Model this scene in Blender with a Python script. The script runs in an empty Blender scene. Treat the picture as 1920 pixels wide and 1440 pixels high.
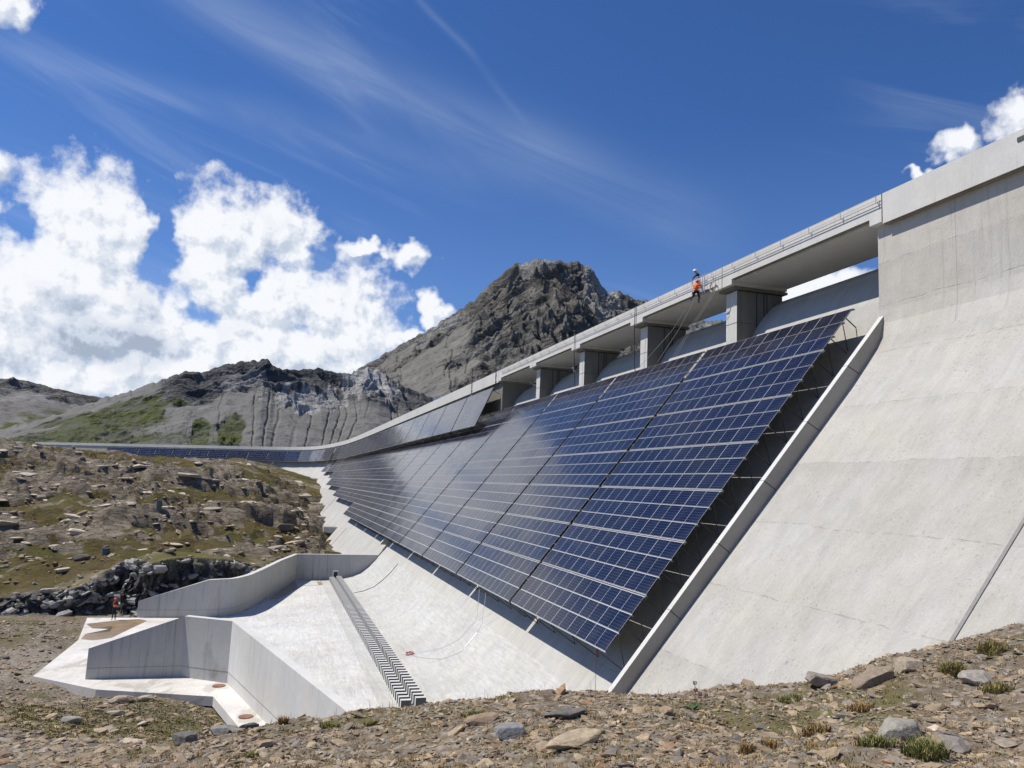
import bpy, math, random
import numpy as np
from mathutils import Vector, Matrix

# ------------------------------------------------------------------ scene, camera, light
# World frame: X = across the dam (upstream +), Y = along the dam away from the camera, Z = up; camera at the origin
sc = bpy.context.scene
C = sc.collection
cam_d = bpy.data.cameras.new('camera'); cam = bpy.data.objects.new('camera', cam_d); C.objects.link(cam)
cam_d.sensor_width = 36; cam_d.lens = 36 * 1445 / 1920; cam_d.clip_start = .1; cam_d.clip_end = 20000
RX = Vector((.95409, -.29632, .04360)); UP = Vector((-.08042, -.11321, .99031)); BK = Vector((-.28851, -.94836, -.13184))
cam.matrix_world = Matrix(((RX.x, UP.x, BK.x, 0), (RX.y, UP.y, BK.y, 0), (RX.z, UP.z, BK.z, 0), (0, 0, 0, 1)))
sc.camera = cam
SUN = Vector((-.60, .26, 1.0)).normalized()          # direction towards the sun
SUN_EL = math.asin(SUN.z); SUN_AZ = math.atan2(SUN.x, SUN.y)
sd = bpy.data.lights.new('sun', 'SUN'); sd.energy = 5.0; sd.angle = math.radians(.53); sd.color = (1, .945, .86)
so = bpy.data.objects.new('sun', sd); C.objects.link(so)
so.rotation_euler = SUN.to_track_quat('Z', 'Y').to_euler(); so.location = (-40, 20, 60)
sc.view_settings.view_transform = 'Standard'; sc.view_settings.look = 'None'
sc.view_settings.exposure = 0; sc.view_settings.gamma = 1
sc.render.resolution_x = 1024; sc.render.resolution_y = 768
sc.render.engine = 'CYCLES'

# ------------------------------------------------------------------ node helpers
class NT:
    def __init__(s, tree): s.t = tree; s.N = tree.nodes; s.L = tree.links
    def put(s, sock, v):
        if v is None: return
        if isinstance(v, bpy.types.NodeSocket): s.L.new(v, sock)
        elif isinstance(v, (tuple, list)) and len(v) == 3 and sock.type == 'RGBA': sock.default_value = (*v, 1)
        else: sock.default_value = v
    def n(s, typ, ins=None, **props):
        nd = s.N.new(typ)
        for k, v in props.items(): setattr(nd, k, v)   # before the inputs: some sockets depend on them
        for k, v in (ins or {}).items(): s.put(nd.inputs[k], v)
        return nd
    def m(s, op, a, b=None, c=None, clamp=False):
        nd = s.N.new('ShaderNodeMath'); nd.operation = op; nd.use_clamp = clamp
        for i, v in enumerate((a, b, c)):
            if v is not None: s.put(nd.inputs[i], v)
        return nd.outputs[0]
    def vm(s, op, a, b=None, out=0):
        nd = s.N.new('ShaderNodeVectorMath'); nd.operation = op
        s.put(nd.inputs[0], a)
        if b is not None: s.put(nd.inputs[3] if op == 'SCALE' else nd.inputs[1], b)
        return nd.outputs['Value'] if op in ('LENGTH', 'DOT_PRODUCT', 'DISTANCE') else nd.outputs[0]
    def noise(s, vec, scale, detail=4, rough=.55, dist=0, lac=2, dim='3D', out='Fac'):
        nd = s.n('ShaderNodeTexNoise', None, noise_dimensions=dim)
        for k, v in {'Vector': vec, 'Scale': scale, 'Detail': detail, 'Roughness': rough, 'Distortion': dist, 'Lacunarity': lac}.items(): s.put(nd.inputs[k], v)
        return nd.outputs[out]
    def mr(s, v, a, b, c=0, d=1, smooth=False):
        nd = s.n('ShaderNodeMapRange', {'Value': v, 'From Min': a, 'From Max': b, 'To Min': c, 'To Max': d})
        if smooth: nd.interpolation_type = 'SMOOTHSTEP'
        return nd.outputs[0]
    def mix(s, f, a, b, mode='MIX'):
        nd = s.N.new('ShaderNodeMix'); nd.data_type = 'RGBA'; nd.blend_type = mode
        s.put(nd.inputs[0], f); s.put(nd.inputs[6], a); s.put(nd.inputs[7], b)
        return nd.outputs[2]
    def xyz(s, v):
        nd = s.n('ShaderNodeSeparateXYZ', {0: v}); return nd.outputs
    def comb(s, x=0, y=0, z=0):
        return s.n('ShaderNodeCombineXYZ', {0: x, 1: y, 2: z}).outputs[0]

def new_mat(name):
    m = bpy.data.materials.new(name); m.use_nodes = True
    t = NT(m.node_tree); b = t.N['Principled BSDF']
    return m, t, b
def simple(name, col, rough=.6, metal=0, var=.12, scale=8, spec=.4):
    m, t, b = new_mat(name)
    tc = t.n('ShaderNodeTexCoord')
    f = t.noise(tc.outputs['Object'], scale, 4)
    k = t.mr(f, .3, .7, 1 - var, 1 + var)
    c = t.mix(1, col, t.comb(k, k, k), 'MULTIPLY')
    t.put(b.inputs['Base Color'], c); b.inputs['Roughness'].default_value = rough; b.inputs['Metallic'].default_value = metal
    b.inputs['Specular IOR Level'].default_value = spec
    return m

# ------------------------------------------------------------------ sky
w = bpy.data.worlds.new('World'); sc.world = w; w.use_nodes = True
w.cycles.sampling_method = 'MANUAL'; w.cycles.sample_map_resolution = 512
t = NT(w.node_tree); t.N.clear()
def blobs_group():
    g = bpy.data.node_groups.new('cloud_density', 'ShaderNodeTree')
    g.interface.new_socket('uv', in_out='INPUT', socket_type='NodeSocketVector')
    g.interface.new_socket('d', in_out='OUTPUT', socket_type='NodeSocketFloat'); g.interface.new_socket('body', in_out='OUTPUT', socket_type='NodeSocketFloat')
    q = NT(g); gi = q.N.new('NodeGroupInput'); go = q.N.new('NodeGroupOutput')
    uv = gi.outputs[0]
    warp = q.vm('SCALE', q.vm('SUBTRACT', q.noise(uv, .34, 3, .58, dim='2D', out='Color'), (.5, .5, .5)), 3.0)
    p = q.vm('ADD', uv, warp)
    CL = [(-12.7, 15.4, 3.5, 3.2), (-14.9, 11.2, 4.4, 4.6), (-11.3, 9.4, 6.3, 4.2), (-17.5, 7.7, 3.9, 5.2), (-4.5, 16.3, 4.3, 2.7), (-1.1, 17.0, 3.0, 2.1),
          (-4.4, 13.6, 3.7, 2.4), (-1.2, 12.4, 3.5, 2.4), (-3.2, 8.9, 6.7, 3.0), (3.9, 12.2, 3.3, 3.0), (5.2, 10.8, 2.8, 2.8), (1.2, 8.9, 5, 2.3),
          (-7.8, 6.5, 8, 1.9), (-14.2, 5.6, 3.9, 1.7), (5.4, 16.6, 1.5, .5), (8.5, 16.7, 1.1, .7), (10.9, 12.6, .8, 1.5), (9.4, 10.6, 1.6, .5),
          (-19.4, 27.4, 1.4, 1.1), (47.8, 23.0, 1.1, .8), (51.8, 23.8, 1.6, 1.3), (45.7, 21.6, .5, .3), (39.8, 14, 6.0, 1.3), (-19.5, 17.6, 1.6, 1.5),
          (-30, 12, 6, 4)]
    acc = None
    for cx, cy, rx, ry in CL:
        d = q.vm('LENGTH', q.vm('MULTIPLY', q.vm('SUBTRACT', p, (cx, cy, 0)), (1 / rx, 1 / ry, 0)))
        v = q.m('SUBTRACT', 1.30, d)
        acc = v if acc is None else q.m('SMOOTH_MAX', acc, v, .18)
    for cx, cy, rx, ry in [(-8.5, 13.9, 1.2, 2.0), (-8.9, 17.3, .85, 3.0), (-2.7, 13.7, 1.3, .8), (-5.3, 10.5, 1.3, 1.0), (-16.8, 14.7, 1.2, 1.3), (2.5, 15.6, 1.2, 1.1)]:
        d = q.vm('LENGTH', q.vm('MULTIPLY', q.vm('SUBTRACT', p, (cx, cy, 0)), (1 / rx, 1 / ry, 0)))
        acc = q.m('SUBTRACT', acc, q.m('MAXIMUM', q.m('MULTIPLY', q.m('SUBTRACT', 1.3, d), .9), 0))
    f1 = q.noise(uv, .46, 8, .60, dim='2D')
    dd = q.m('ADD', acc, q.m('MULTIPLY', q.m('SUBTRACT', f1, .5), 2.0))
    q.L.new(dd, go.inputs[0]); q.L.new(acc, go.inputs[1])
    return g
G = blobs_group()
geo = t.n('ShaderNodeTexCoord')
dirv = t.vm('NORMALIZE', geo.outputs['Generated'])
X, Y, Z = t.xyz(dirv)[:3]
az = t.m('MULTIPLY', t.m('ARCTAN2', X, Y), 57.29578)
el = t.m('MULTIPLY', t.m('ARCSINE', Z), 57.29578)
uv = t.comb(az, el, 0)
def dens(off):
    nd = t.N.new('ShaderNodeGroup'); nd.node_tree = G
    t.L.new(t.vm('ADD', uv, off), nd.inputs[0]); return nd.outputs[0], nd.outputs[1]
(d0, a0), (d1, a1) = dens((0, 0, 0)), dens((-.5, .65, 0))
alpha = t.m('POWER', t.mr(d0, -.28, .62, 0, 1, True), .8)
# the side turned to the sun is bright, thick lower parts go blue-grey
sh = t.m('MINIMUM', t.m('MAXIMUM', t.m('MULTIPLY', t.m('SUBTRACT', d0, d1), .60), -.26), .10)
g1 = t.vm('LENGTH', t.vm('MULTIPLY', t.vm('SUBTRACT', uv, (-11.5, 8.3, 0)), (1 / 6.5, 1 / 2.6, 0)))
g2 = t.vm('LENGTH', t.vm('MULTIPLY', t.vm('SUBTRACT', uv, (-9.2, 11.5, 0)), (1 / 1.6, 1 / 3.6, 0)))
low_ = t.m('ADD', t.mr(g1, 1.1, .2, 0, -.26, True), t.mr(g2, 1.2, .2, 0, -.12, True))
soft = t.mr(t.noise(uv, .42, 4, .55, dim='2D'), .35, .65, -.10, .06)
lum = t.m('ADD', t.m('ADD', .93, sh), t.m('ADD', low_, soft))
lum = t.m('MINIMUM', t.m('MAXIMUM', lum, .46), 1.02)
ccol = t.n('ShaderNodeValToRGB', {'Fac': lum})
cr = ccol.color_ramp; cr.elements[0].position = .40; cr.elements[0].color = (.33, .40, .52, 1)
cr.elements[1].position = .98; cr.elements[1].color = (.93, .95, .99, 1)
e = cr.elements.new(.66); e.color = (.60, .67, .79, 1)
# thin high cirrus, stretched along its own direction
rot = t.n('ShaderNodeVectorRotate', {'Vector': uv, 'Angle': math.radians(18)}); rot.rotation_type = 'Z_AXIS'
cs = t.vm('MULTIPLY', rot.outputs[0], (.035, .30, 1))
ci = t.noise(cs, 1.0, 6, .6, .6, dim='2D')
ciw = t.noise(t.vm('MULTIPLY', rot.outputs[0], (.03, .05, 1)), 1.0, 2, dim='2D')
cirr = t.m('MULTIPLY', t.mr(ci, .47, .78, 0, 1, True), t.mr(ciw, .38, .6, 0, .13, True))
def streak(ax, ay, bx, by, wdt, amp):
    # soft band between two directions
    dx, dy = bx - ax, by - ay; Ln = math.hypot(dx, dy); nx, ny = -dy / Ln, dx / Ln
    wob = t.m('MULTIPLY', t.m('SUBTRACT', ci, .5), wdt * 1.2)
    pd = t.m('ADD', t.vm('DOT_PRODUCT', t.vm('SUBTRACT', uv, (ax, ay, 0)), (nx, ny, 0)), wob)
    pl = t.m('DIVIDE', t.vm('DOT_PRODUCT', t.vm('SUBTRACT', uv, (ax, ay, 0)), (dx / Ln, dy / Ln, 0)), Ln)
    a = t.m('EXPONENT', t.m('MULTIPLY', t.m('POWER', t.m('ABSOLUTE', t.m('DIVIDE', pd, wdt)), 2), -1))
    b = t.m('MULTIPLY', t.mr(pl, -.25, .12, 0, 1, True), t.mr(pl, .8, 1.3, 1, 0, True))
    mod = t.mr(ci, .3, .65, .35, 1)
    return t.m('MULTIPLY', t.m('MULTIPLY', t.m('MULTIPLY', a, b), amp), mod)
cirr = t.m('ADD', cirr, streak(-9, 31.2, 19, 24.4, 1.9, .19))
cirr = t.m('ADD', cirr, streak(17, 24.8, 31, 19.6, 2.0, .10))
cirr = t.m('ADD', cirr, streak(-19, 25.0, -3, 24.6, .9, .12))
cirr = t.m('ADD', cirr, streak(-3, 24.6, 14, 22.4, 1.4, .10))
cirr = t.m('ADD', cirr, streak(8, 33.6, 12.2, 30.9, .24, .09))
cirr = t.m('ADD', cirr, streak(12.2, 30.9, 17, 26.4, .28, .05))
# brighter veil near horizon
cirr = t.m('MINIMUM', t.m('ADD', cirr, t.mr(el, 26, 2, 0, .10)), 1)
sky = t.n('ShaderNodeTexSky'); sky.sky_type = 'NISHITA'; sky.sun_disc = False
sky.sun_elevation = SUN_EL; sky.sun_rotation = SUN_AZ; sky.altitude = 2450; sky.air_density = 1.15; sky.dust_density = .25; sky.ozone_density = 3.0
hs = t.n('ShaderNodeHueSaturation', {'Color': sky.outputs[0], 'Saturation': 1.08, 'Value': 1.0})
SKY = .075
skyc = t.mix(1, hs.outputs[0], (SKY * .80, SKY * 1.10, SKY * 1.55), 'MULTIPLY')
c1 = t.mix(cirr, skyc, (.62, .72, .86))
c2 = t.mix(alpha, c1, ccol.outputs[0])
# strength: the sky is brought to .075 above, clouds keep their own radiance
bg = t.n('ShaderNodeBackground', {'Color': c2, 'Strength': 1.0})
t.L.new(bg.outputs[0], t.n('ShaderNodeOutputWorld').inputs[0])

# ------------------------------------------------------------------ mesh helpers
class MB:
    """collects polygons into one mesh"""
    def __init__(s): s.v = []; s.f = []; s.uv = []; s.mi = []
    def quad(s, pts, uvs=None, mi=0):
        k = len(s.v); s.v += [tuple(p) for p in pts]; s.f.append(tuple(range(k, k + len(pts))))
        s.uv.append(uvs or [(0, 0)] * len(pts)); s.mi.append(mi)
    def box(s, x0, x1, y0, y1, z0, z1, mi=0, M=None):
        P = [(x, y, z) for z in (z0, z1) for y in (y0, y1) for x in (x0, x1)]
        if M is not None: P = [tuple(M @ Vector(p)) for p in P]
        for a in ((0, 2, 3, 1), (4, 5, 7, 6), (0, 1, 5, 4), (2, 6, 7, 3), (0, 4, 6, 2), (1, 3, 7, 5)):
            q = [P[i] for i in a]
            e1 = (Vector(q[1]) - Vector(q[0])).length; e2 = (Vector(q[3]) - Vector(q[0])).length
            s.quad(q, [(0, 0), (e1, 0), (e1, e2), (0, e2)], mi)
    def bar(s, a, b, w=.05, h=None, mi=0):
        a = Vector(a); b = Vector(b); h = h or w; d = b - a; L = d.length
        if L < 1e-6: return
        R = d.to_track_quat('Y', 'Z').to_matrix().to_4x4(); R.translation = a
        s.box(-w / 2, w / 2, 0, L, -h / 2, h / 2, mi, R)
    def tube(s, pts, r, n=6, mi=0, caps=True):
        pts = [Vector(p) for p in pts]; rings = []
        for i, p in enumerate(pts):
            d = (pts[min(i + 1, len(pts) - 1)] - pts[max(i - 1, 0)]).normalized()
            q = d.to_track_quat('Z', 'X'); rr = r[i] if isinstance(r, (list, tuple)) else r
            k = len(s.v); rings.append(k)
            for j in range(n):
                a = 2 * math.pi * j / n
                s.v.append(tuple(p + q @ Vector((math.cos(a) * rr, math.sin(a) * rr, 0))))
        for i in range(len(rings) - 1):
            a, b = rings[i], rings[i + 1]
            for j in range(n):
                s.f.append((a + j, a + (j + 1) % n, b + (j + 1) % n, b + j)); s.uv.append([(0, 0)] * 4); s.mi.append(mi)
        if caps:
            s.f.append(tuple(rings[0] + j for j in reversed(range(n)))); s.uv.append([(0, 0)] * n); s.mi.append(mi)
            s.f.append(tuple(rings[-1] + j for j in range(n))); s.uv.append([(0, 0)] * n); s.mi.append(mi)
    def mesh(s, name, mats, smooth=False):
        me = bpy.data.meshes.new(name); me.from_pydata(s.v, [], s.f)
        for m in (mats if isinstance(mats, (list, tuple)) else [mats]): me.materials.append(m)
        ul = me.uv_layers.new(name='UVMap'); ul.data.foreach_set('uv', [c for fu in s.uv for p in fu for c in p])
        me.polygons.foreach_set('material_index', s.mi)
        if smooth: me.polygons.foreach_set('use_smooth', [True] * len(s.f))
        me.update(); return me
    def build(s, name, mats, parent=None, smooth=False):
        return link(name, s.mesh(name, mats, smooth), parent)
def link(name, me, parent=None):
    o = bpy.data.objects.new(name, me); C.objects.link(o); o.parent = parent; return o
def empty(name, loc=(0, 0, 0), rz=0):
    o = bpy.data.objects.new(name, None); C.objects.link(o); o.location = loc; o.rotation_euler = (0, 0, rz); o.empty_display_size = .3; return o
def tag(o, label=None, cat=None, group=None, kind=None):
    if label: o['label'] = label
    if cat: o['category'] = cat
    if group: o['group'] = group
    if kind: o['kind'] = kind
    return o
def np_mesh(name, V, F, mat, smooth=True, attrs=None, parent=None):
    me = bpy.data.meshes.new(name); F = np.asarray(F, np.int32); n = F.shape[1]
    me.vertices.add(len(V)); me.vertices.foreach_set('co', np.asarray(V, np.float32).ravel())
    me.loops.add(F.size); me.loops.foreach_set('vertex_index', F.ravel())
    me.polygons.add(len(F)); me.polygons.foreach_set('loop_start', np.arange(0, F.size, n, dtype=np.int32))
    me.polygons.foreach_set('use_smooth', np.full(len(F), smooth))
    for k, arr in (attrs or {}).items():
        a = me.color_attributes.new(k, 'FLOAT_COLOR', 'POINT')
        A = np.ones((len(V), 4), np.float32); A[:, :arr.shape[1]] = arr; a.data.foreach_set('color', A.ravel())
    me.materials.append(mat); me.update(calc_edges=True)
    return link(name, me, parent)

# numpy gradient noise
def _h(ix, iy, s):
    with np.errstate(over='ignore'):
        h = (ix.astype(np.int64) * 374761393 + iy.astype(np.int64) * 668265263 + s * 982451653) & 0xffffffff
        h = ((h ^ (h >> 13)) * 1274126177) & 0xffffffff
        h = h ^ (h >> 16)
    return (h & 0xffff) / 65535.0 * 2 * np.pi
def pn(x, y, s=0):
    x = np.asarray(x, float); y = np.asarray(y, float)
    ix = np.floor(x); iy = np.floor(y); fx = x - ix; fy = y - iy
    u = fx * fx * fx * (fx * (fx * 6 - 15) + 10); v = fy * fy * fy * (fy * (fy * 6 - 15) + 10)
    def g(dx, dy):
        a = _h(ix + dx, iy + dy, s); return np.cos(a) * (fx - dx) + np.sin(a) * (fy - dy)
    return ((g(0, 0) * (1 - u) + g(1, 0) * u) * (1 - v) + (g(0, 1) * (1 - u) + g(1, 1) * u) * v) * 1.5
def fbm(x, y, o=5, s=0, g=.5):
    r = 0; a = 1; f = 1
    for i in range(o): r = r + a * pn(x * f, y * f, s + i * 17); a *= g; f *= 2.03
    return r
def ridged(x, y, o=5, s=0, g=.5):
    r = 0; a = 1; f = 1; w = 1
    for i in range(o):
        n = (1 - np.abs(pn(x * f, y * f, s + i * 13))) ** 2; r = r + a * n * w; w = np.clip(n, 0, 1); a *= g; f *= 2.07
    return r
def sstep(x, a, b):
    t = np.clip((x - a) / (b - a), 0, 1); return t * t * (3 - 2 * t)

# ------------------------------------------------------------------ materials
def concrete(name, base=(.50, .49, .465), coord='UV', lift=None, joint=None, streak=.0, grain=.5, pits=.0, wet=0, tone=.14, rough=.85, bump=.35, fine=1.0, combed=0, brush=0, speck=0):
    m, t, b = new_mat(name)
    tc = t.n('ShaderNodeTexCoord'); obj = tc.outputs['Object']; uv = tc.outputs['UV']
    base_v = uv if coord == 'UV' else obj
    big = t.noise(obj, .18, 5, .6); mid = t.noise(obj, 1.3, 6, .62); fn = t.noise(obj, 14 * fine, 4, .6)
    k = t.m('ADD', t.mr(big, .3, .7, -tone, tone), t.mr(mid, .3, .7, -tone * .7, tone * .7))
    k = t.m('ADD', k, t.mr(fn, .3, .7, -.05, .05)); k = t.m('ADD', k, 1)
    hue = t.mix(t.mr(t.noise(obj, .35, 4), .38, .66, 0, 1), base, (base[0] * .97, base[1] * .985, base[2] * 1.04))
    col = t.mix(1, hue, t.comb(k, k, k), 'MULTIPLY')
    bh = t.m('ADD', t.m('MULTIPLY', mid, .6), t.m('MULTIPLY', fn, .25))
    u, v = t.xyz(uv)[:2]
    if combed:   # blotchy run marks going down the slope
        cv = t.vm('MULTIPLY', uv, (1.0, .22, 1))
        cb = t.noise(cv, 1.6, 7, .65, .4)
        kk = t.mr(cb, .3, .7, 1 - combed, 1 + combed * .6)
        col = t.mix(1, col, t.comb(kk, kk, kk), 'MULTIPLY'); bh = t.m('ADD', bh, t.m('MULTIPLY', cb, 1.2))
    if brush:    # broom strokes across
        bv = t.vm('MULTIPLY', uv, (.35, 3.4, 1))
        cb = t.noise(bv, 1.5, 7, .68, 1.2)
        kk = t.mr(cb, .32, .68, 1 - brush, 1 + brush * .7)
        col = t.mix(1, col, t.comb(kk, kk, kk), 'MULTIPLY'); bh = t.m('ADD', bh, t.m('MULTIPLY', cb, .6))
    if lift:
        wob = t.m('MULTIPLY', t.m('SUBTRACT', t.noise(t.vm('MULTIPLY', uv, (.35, .2, 1)), 1, 5, .7), .5), .5)
        vv = t.m('DIVIDE', t.m('ADD', v, wob), lift)
        fr = t.m('ABSOLUTE', t.m('SUBTRACT', t.m('FRACT', vv), .5))
        jag = t.noise(uv, 2.5, 6, .7)
        ln = t.m('MULTIPLY', t.mr(fr, .5 - .035 / lift, .5 - .012 / lift, 0, 1), t.mr(jag, .44, .64, 0, .34))
        below = t.m('MULTIPLY', t.mr(t.m('FRACT', vv), 0, .26, .22, 0), t.mr(jag, .35, .62, 0, 1))
        band = t.n('ShaderNodeTexWhiteNoise', {'W': t.m('FLOOR', vv)}, noise_dimensions='1D')
        bk = t.mr(band.outputs['Value'], 0, 1, .94, 1.05)
        col = t.mix(1, col, t.comb(bk, bk, bk), 'MULTIPLY')
        col = t.mix(ln, col, (.16, .15, .13)); col = t.mix(below, col, (base[0] * .62, base[1] * .62, base[2] * .62))
        bh = t.m('SUBTRACT', bh, t.m('MULTIPLY', ln, 1.5))
    if joint:
        fr = t.m('ABSOLUTE', t.m('SUBTRACT', t.m('FRACT', t.m('DIVIDE', u, joint)), .5))
        ln = t.mr(fr, .5 - .03 / joint, .5 - .012 / joint, 0, .4)
        col = t.mix(ln, col, (.20, .19, .17))
    if streak:
        sv = t.vm('MULTIPLY', t.comb(t.m('ADD', t.xyz(obj)[0], t.xyz(obj)[1]), t.xyz(obj)[2], 0), (2.2, .10, 1))
        st = t.noise(sv, 1.6, 6, .7)
        msk = t.m('MULTIPLY', t.mr(st, .54, .72, 0, 1), t.mr(mid, .3, .6, .35, 1))
        col = t.mix(t.m('MULTIPLY', msk, streak), col, (.13, .12, .095))
        sv2 = t.noise(t.vm('MULTIPLY', sv, (1.6, 1, 1)), 2.3, 4, .6)
        col = t.mix(t.mr(sv2, .60, .75, 0, streak * .45), col, (.66, .65, .62))
    if pits:
        vo = t.n('ShaderNodeTexVoronoi', {'Vector': obj, 'Scale': 2.6, 'Randomness': 1.0})
        wh = t.noise(obj, .5, 3)
        pm = t.m('MULTIPLY', t.mr(vo.outputs['Distance'], .06, .03, 0, 1), t.mr(wh, .45, .6, 0, pits))
        col = t.mix(pm, col, (.12, .11, .095))
    if speck:
        s1 = t.noise(t.vm('MULTIPLY', uv, (1, .7, 1)), 9, 5, .72); s2 = t.noise(uv, .55, 5, .65)
        pm = t.m('MULTIPLY', t.mr(s1, .56, .66, 0, 1), t.mr(s2, .44, .62, .08, speck))
        col = t.mix(pm, col, (base[0] * .42, base[1] * .41, base[2] * .38))
        wv = t.noise(t.vm('MULTIPLY', uv, (.8, .35, 1)), 2.4, 5, .6, .8)
        bh = t.m('ADD', bh, t.m('ADD', t.m('MULTIPLY', wv, 1.6), t.m('MULTIPLY', s1, .8)))
    if wet:
        wn = t.noise(obj, .22, 5, .6, 1.5); wm = t.m('MULTIPLY', t.mr(wn, .52, .60, 0, 1, True), wet)
        col = t.mix(wm, col, (.20, .165, .11))
    t.put(b.inputs['Base Color'], col); b.inputs['Roughness'].default_value = rough
    b.inputs['Specular IOR Level'].default_value = .25
    bp = t.n('ShaderNodeBump', {'Height': bh, 'Strength': bump, 'Distance': .06}); t.L.new(bp.outputs[0], b.inputs['Normal'])
    return m
M_face = concrete('rough_face_concrete', (.445, .427, .376), lift=3.1, streak=0, pits=.5, combed=.10, tone=.08, bump=.6, speck=.75)
M_wall = concrete('upper_wall_concrete', (.50, .475, .415), lift=1.9, joint=5.7, streak=.4, pits=.5, tone=.10, bump=.3, speck=.3)
M_chute = concrete('chute_concrete', (.455, .442, .398), lift=4.5, joint=10.4, combed=.10, tone=.08, bump=.35, speck=.35)
M_bucket = concrete('bucket_concrete', (.50, .49, .445), brush=.16, tone=.10, bump=.35, speck=.3)
M_apron = concrete('apron_concrete', (.60, .588, .54), coord='OBJ', brush=.20, tone=.12, bump=.3, speck=.35)
M_slab = concrete('outer_slab_concrete', (.64, .61, .55), coord='OBJ', wet=.35, tone=.12, brush=.08, bump=.25, speck=.3)
M_smooth = concrete('smooth_formed_concrete', (.60, .585, .535), joint=None, streak=.34, tone=.07, bump=.12, pits=.35, speck=.2)
M_formed = concrete('stained_formed_concrete', (.46, .455, .42), joint=3.0, streak=.75, tone=.07, bump=.12, pits=.2)
M_pier_shade = concrete('shaded_pier_concrete', (.20, .188, .155), streak=.45, tone=.10, bump=.15, pits=.3)  # pier sides: their shade is put into the base colour, fronts stay pale
M_rib_shade = concrete('shaded_rib_concrete', (.33, .31, .27), tone=.1, bump=.15)  # outer rib side: painted darker than the rib top, as shade
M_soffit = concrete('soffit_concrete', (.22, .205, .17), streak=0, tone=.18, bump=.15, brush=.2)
M_block = concrete('baffle_concrete', (.58, .58, .56), tone=.04, bump=.1)
M_block_shade = concrete('shaded_baffle_concrete', (.10, .10, .095), tone=.1, bump=.1)  # block faces along the row: shade of the gaps put into the colour
M_alu = simple('galvanised_steel', (.62, .63, .64), .38, .75, .1, 20)
M_rail = simple('bright_aluminium', (.52, .52, .51), .55, 0, .06, 20)
M_steel = simple('dark_galvanised_strut', (.085, .085, .08), .6, .3, .15, 20)
M_black = simple('black_rubber', (.02, .02, .022), .6)
M_dark = simple('dark_joint_filler', (.05, .048, .045), .9)
M_rust = simple('rusty_iron', (.24, .125, .085), .85, .1, .3, 12)
M_rope = simple('pale_rope', (.45, .43, .38), .8)
M_redrope = simple('red_cable', (.33, .04, .03), .7)
M_orange = simple('orange_fabric', (.95, .17, .04), .75, 0, .08, 12)
M_navy = simple('dark_work_fabric', (.018, .02, .03), .85, 0, .2, 12)
M_skin = simple('skin', (.45, .26, .18), .6)
M_white = simple('white_helmet_plastic', (.85, .85, .84), .3)
M_redhelm = simple('red_helmet_plastic', (.80, .09, .05), .3)
M_blue = simple('light_blue_paint', (.16, .38, .58), .5)

# solar cells
def cell_material():
    m, t, b = new_mat('solar_cells')
    tc = t.n('ShaderNodeTexCoord'); u, v = t.xyz(tc.outputs['UV'])[:2]
    oi = t.n('ShaderNodeObjectInfo')
    def edge(x, n, wd):      # 1 near integer of x*n, wd = half width in cell fraction
        f = t.m('ABSOLUTE', t.m('SUBTRACT', t.m('FRACT', t.m('MULTIPLY', x, n)), .5))
        return t.m('GREATER_THAN', f, .5 - wd)
    mod = edge(u, 1, .0070); half = edge(t.m('ADD', u, .5), 1, .0042)
    strip = edge(v, 6, .024); rim = edge(v, 1, .010)
    fine = edge(u, 24, .03)
    ln = t.m('MAXIMUM', t.m('MAXIMUM', mod, half), rim)
    wn = t.n('ShaderNodeTexWhiteNoise', {'Vector': t.comb(t.m('FLOOR', u), t.m('MULTIPLY', oi.outputs['Random'], 97), 0)})
    wv = wn.outputs['Value']
    cell = t.mix(wv, (.003, .0042, .016), (.0052, .0070, .027))
    dirt = t.noise(tc.outputs['Object'], 1.1, 5, .6)
    cell = t.mix(t.mr(dirt, .42, .75, 0, .06), cell, (.25, .23, .2))
    c = t.mix(t.m('MULTIPLY', fine, .05), cell, (.35, .38, .42))
    c = t.mix(t.m('MULTIPLY', strip, .42), c, (.26, .28, .33))
    c = t.mix(ln, c, (.50, .52, .54))
    t.put(b.inputs['Base Color'], c)
    t.put(b.inputs['Roughness'], t.mr(dirt, .3, .7, .10, .17))
    b.inputs['IOR'].default_value = 1.38
    # each module sits a hair out of true, so reflections break from module to module
    wob = t.vm('SCALE', t.vm('SUBTRACT', wn.outputs['Color'], (.5, .5, .5)), .012)
    g = t.n('ShaderNodeNewGeometry')
    t.L.new(t.vm('NORMALIZE', t.vm('ADD', g.outputs['Normal'], wob)), b.inputs['Normal'])
    return m
M_cell = cell_material()

# ------------------------------------------------------------------ dam geometry
CR = 24.45                    # x of the crest fascia
ctrl = [(CR, -60), (CR, 0), (CR, 80), (CR, 160), (CR, 215), (24.2, 250), (23.0, 284), (18.4, 332), (10.0, 358), (-4.0, 377), (-27.7, 399), (-54.6, 426), (-84.3, 455), (-117, 488), (-160, 531), (-230, 600)]
def cat(P, n=24):
    out = []
    for i in range(len(P) - 1):
        p0 = P[max(i - 1, 0)]; p1 = P[i]; p2 = P[i + 1]; p3 = P[min(i + 2, len(P) - 1)]
        for k in range(n):
            s = k / n
            out.append(tuple(.5 * (2 * p1[j] + (p2[j] - p0[j]) * s + (2 * p0[j] - 5 * p1[j] + 4 * p2[j] - p3[j]) * s * s + (3 * p1[j] - p0[j] - 3 * p2[j] + p3[j]) * s ** 3) for j in (0, 1)))
    out.append(P[-1]); return np.array(out)
PA = cat(ctrl); seg = np.hypot(*np.diff(PA, axis=0).T); SL = np.concatenate([[0], np.cumsum(seg)]) - 60
TAN = np.gradient(PA, axis=0); TAN /= np.hypot(TAN[:, 0], TAN[:, 1])[:, None]
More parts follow.
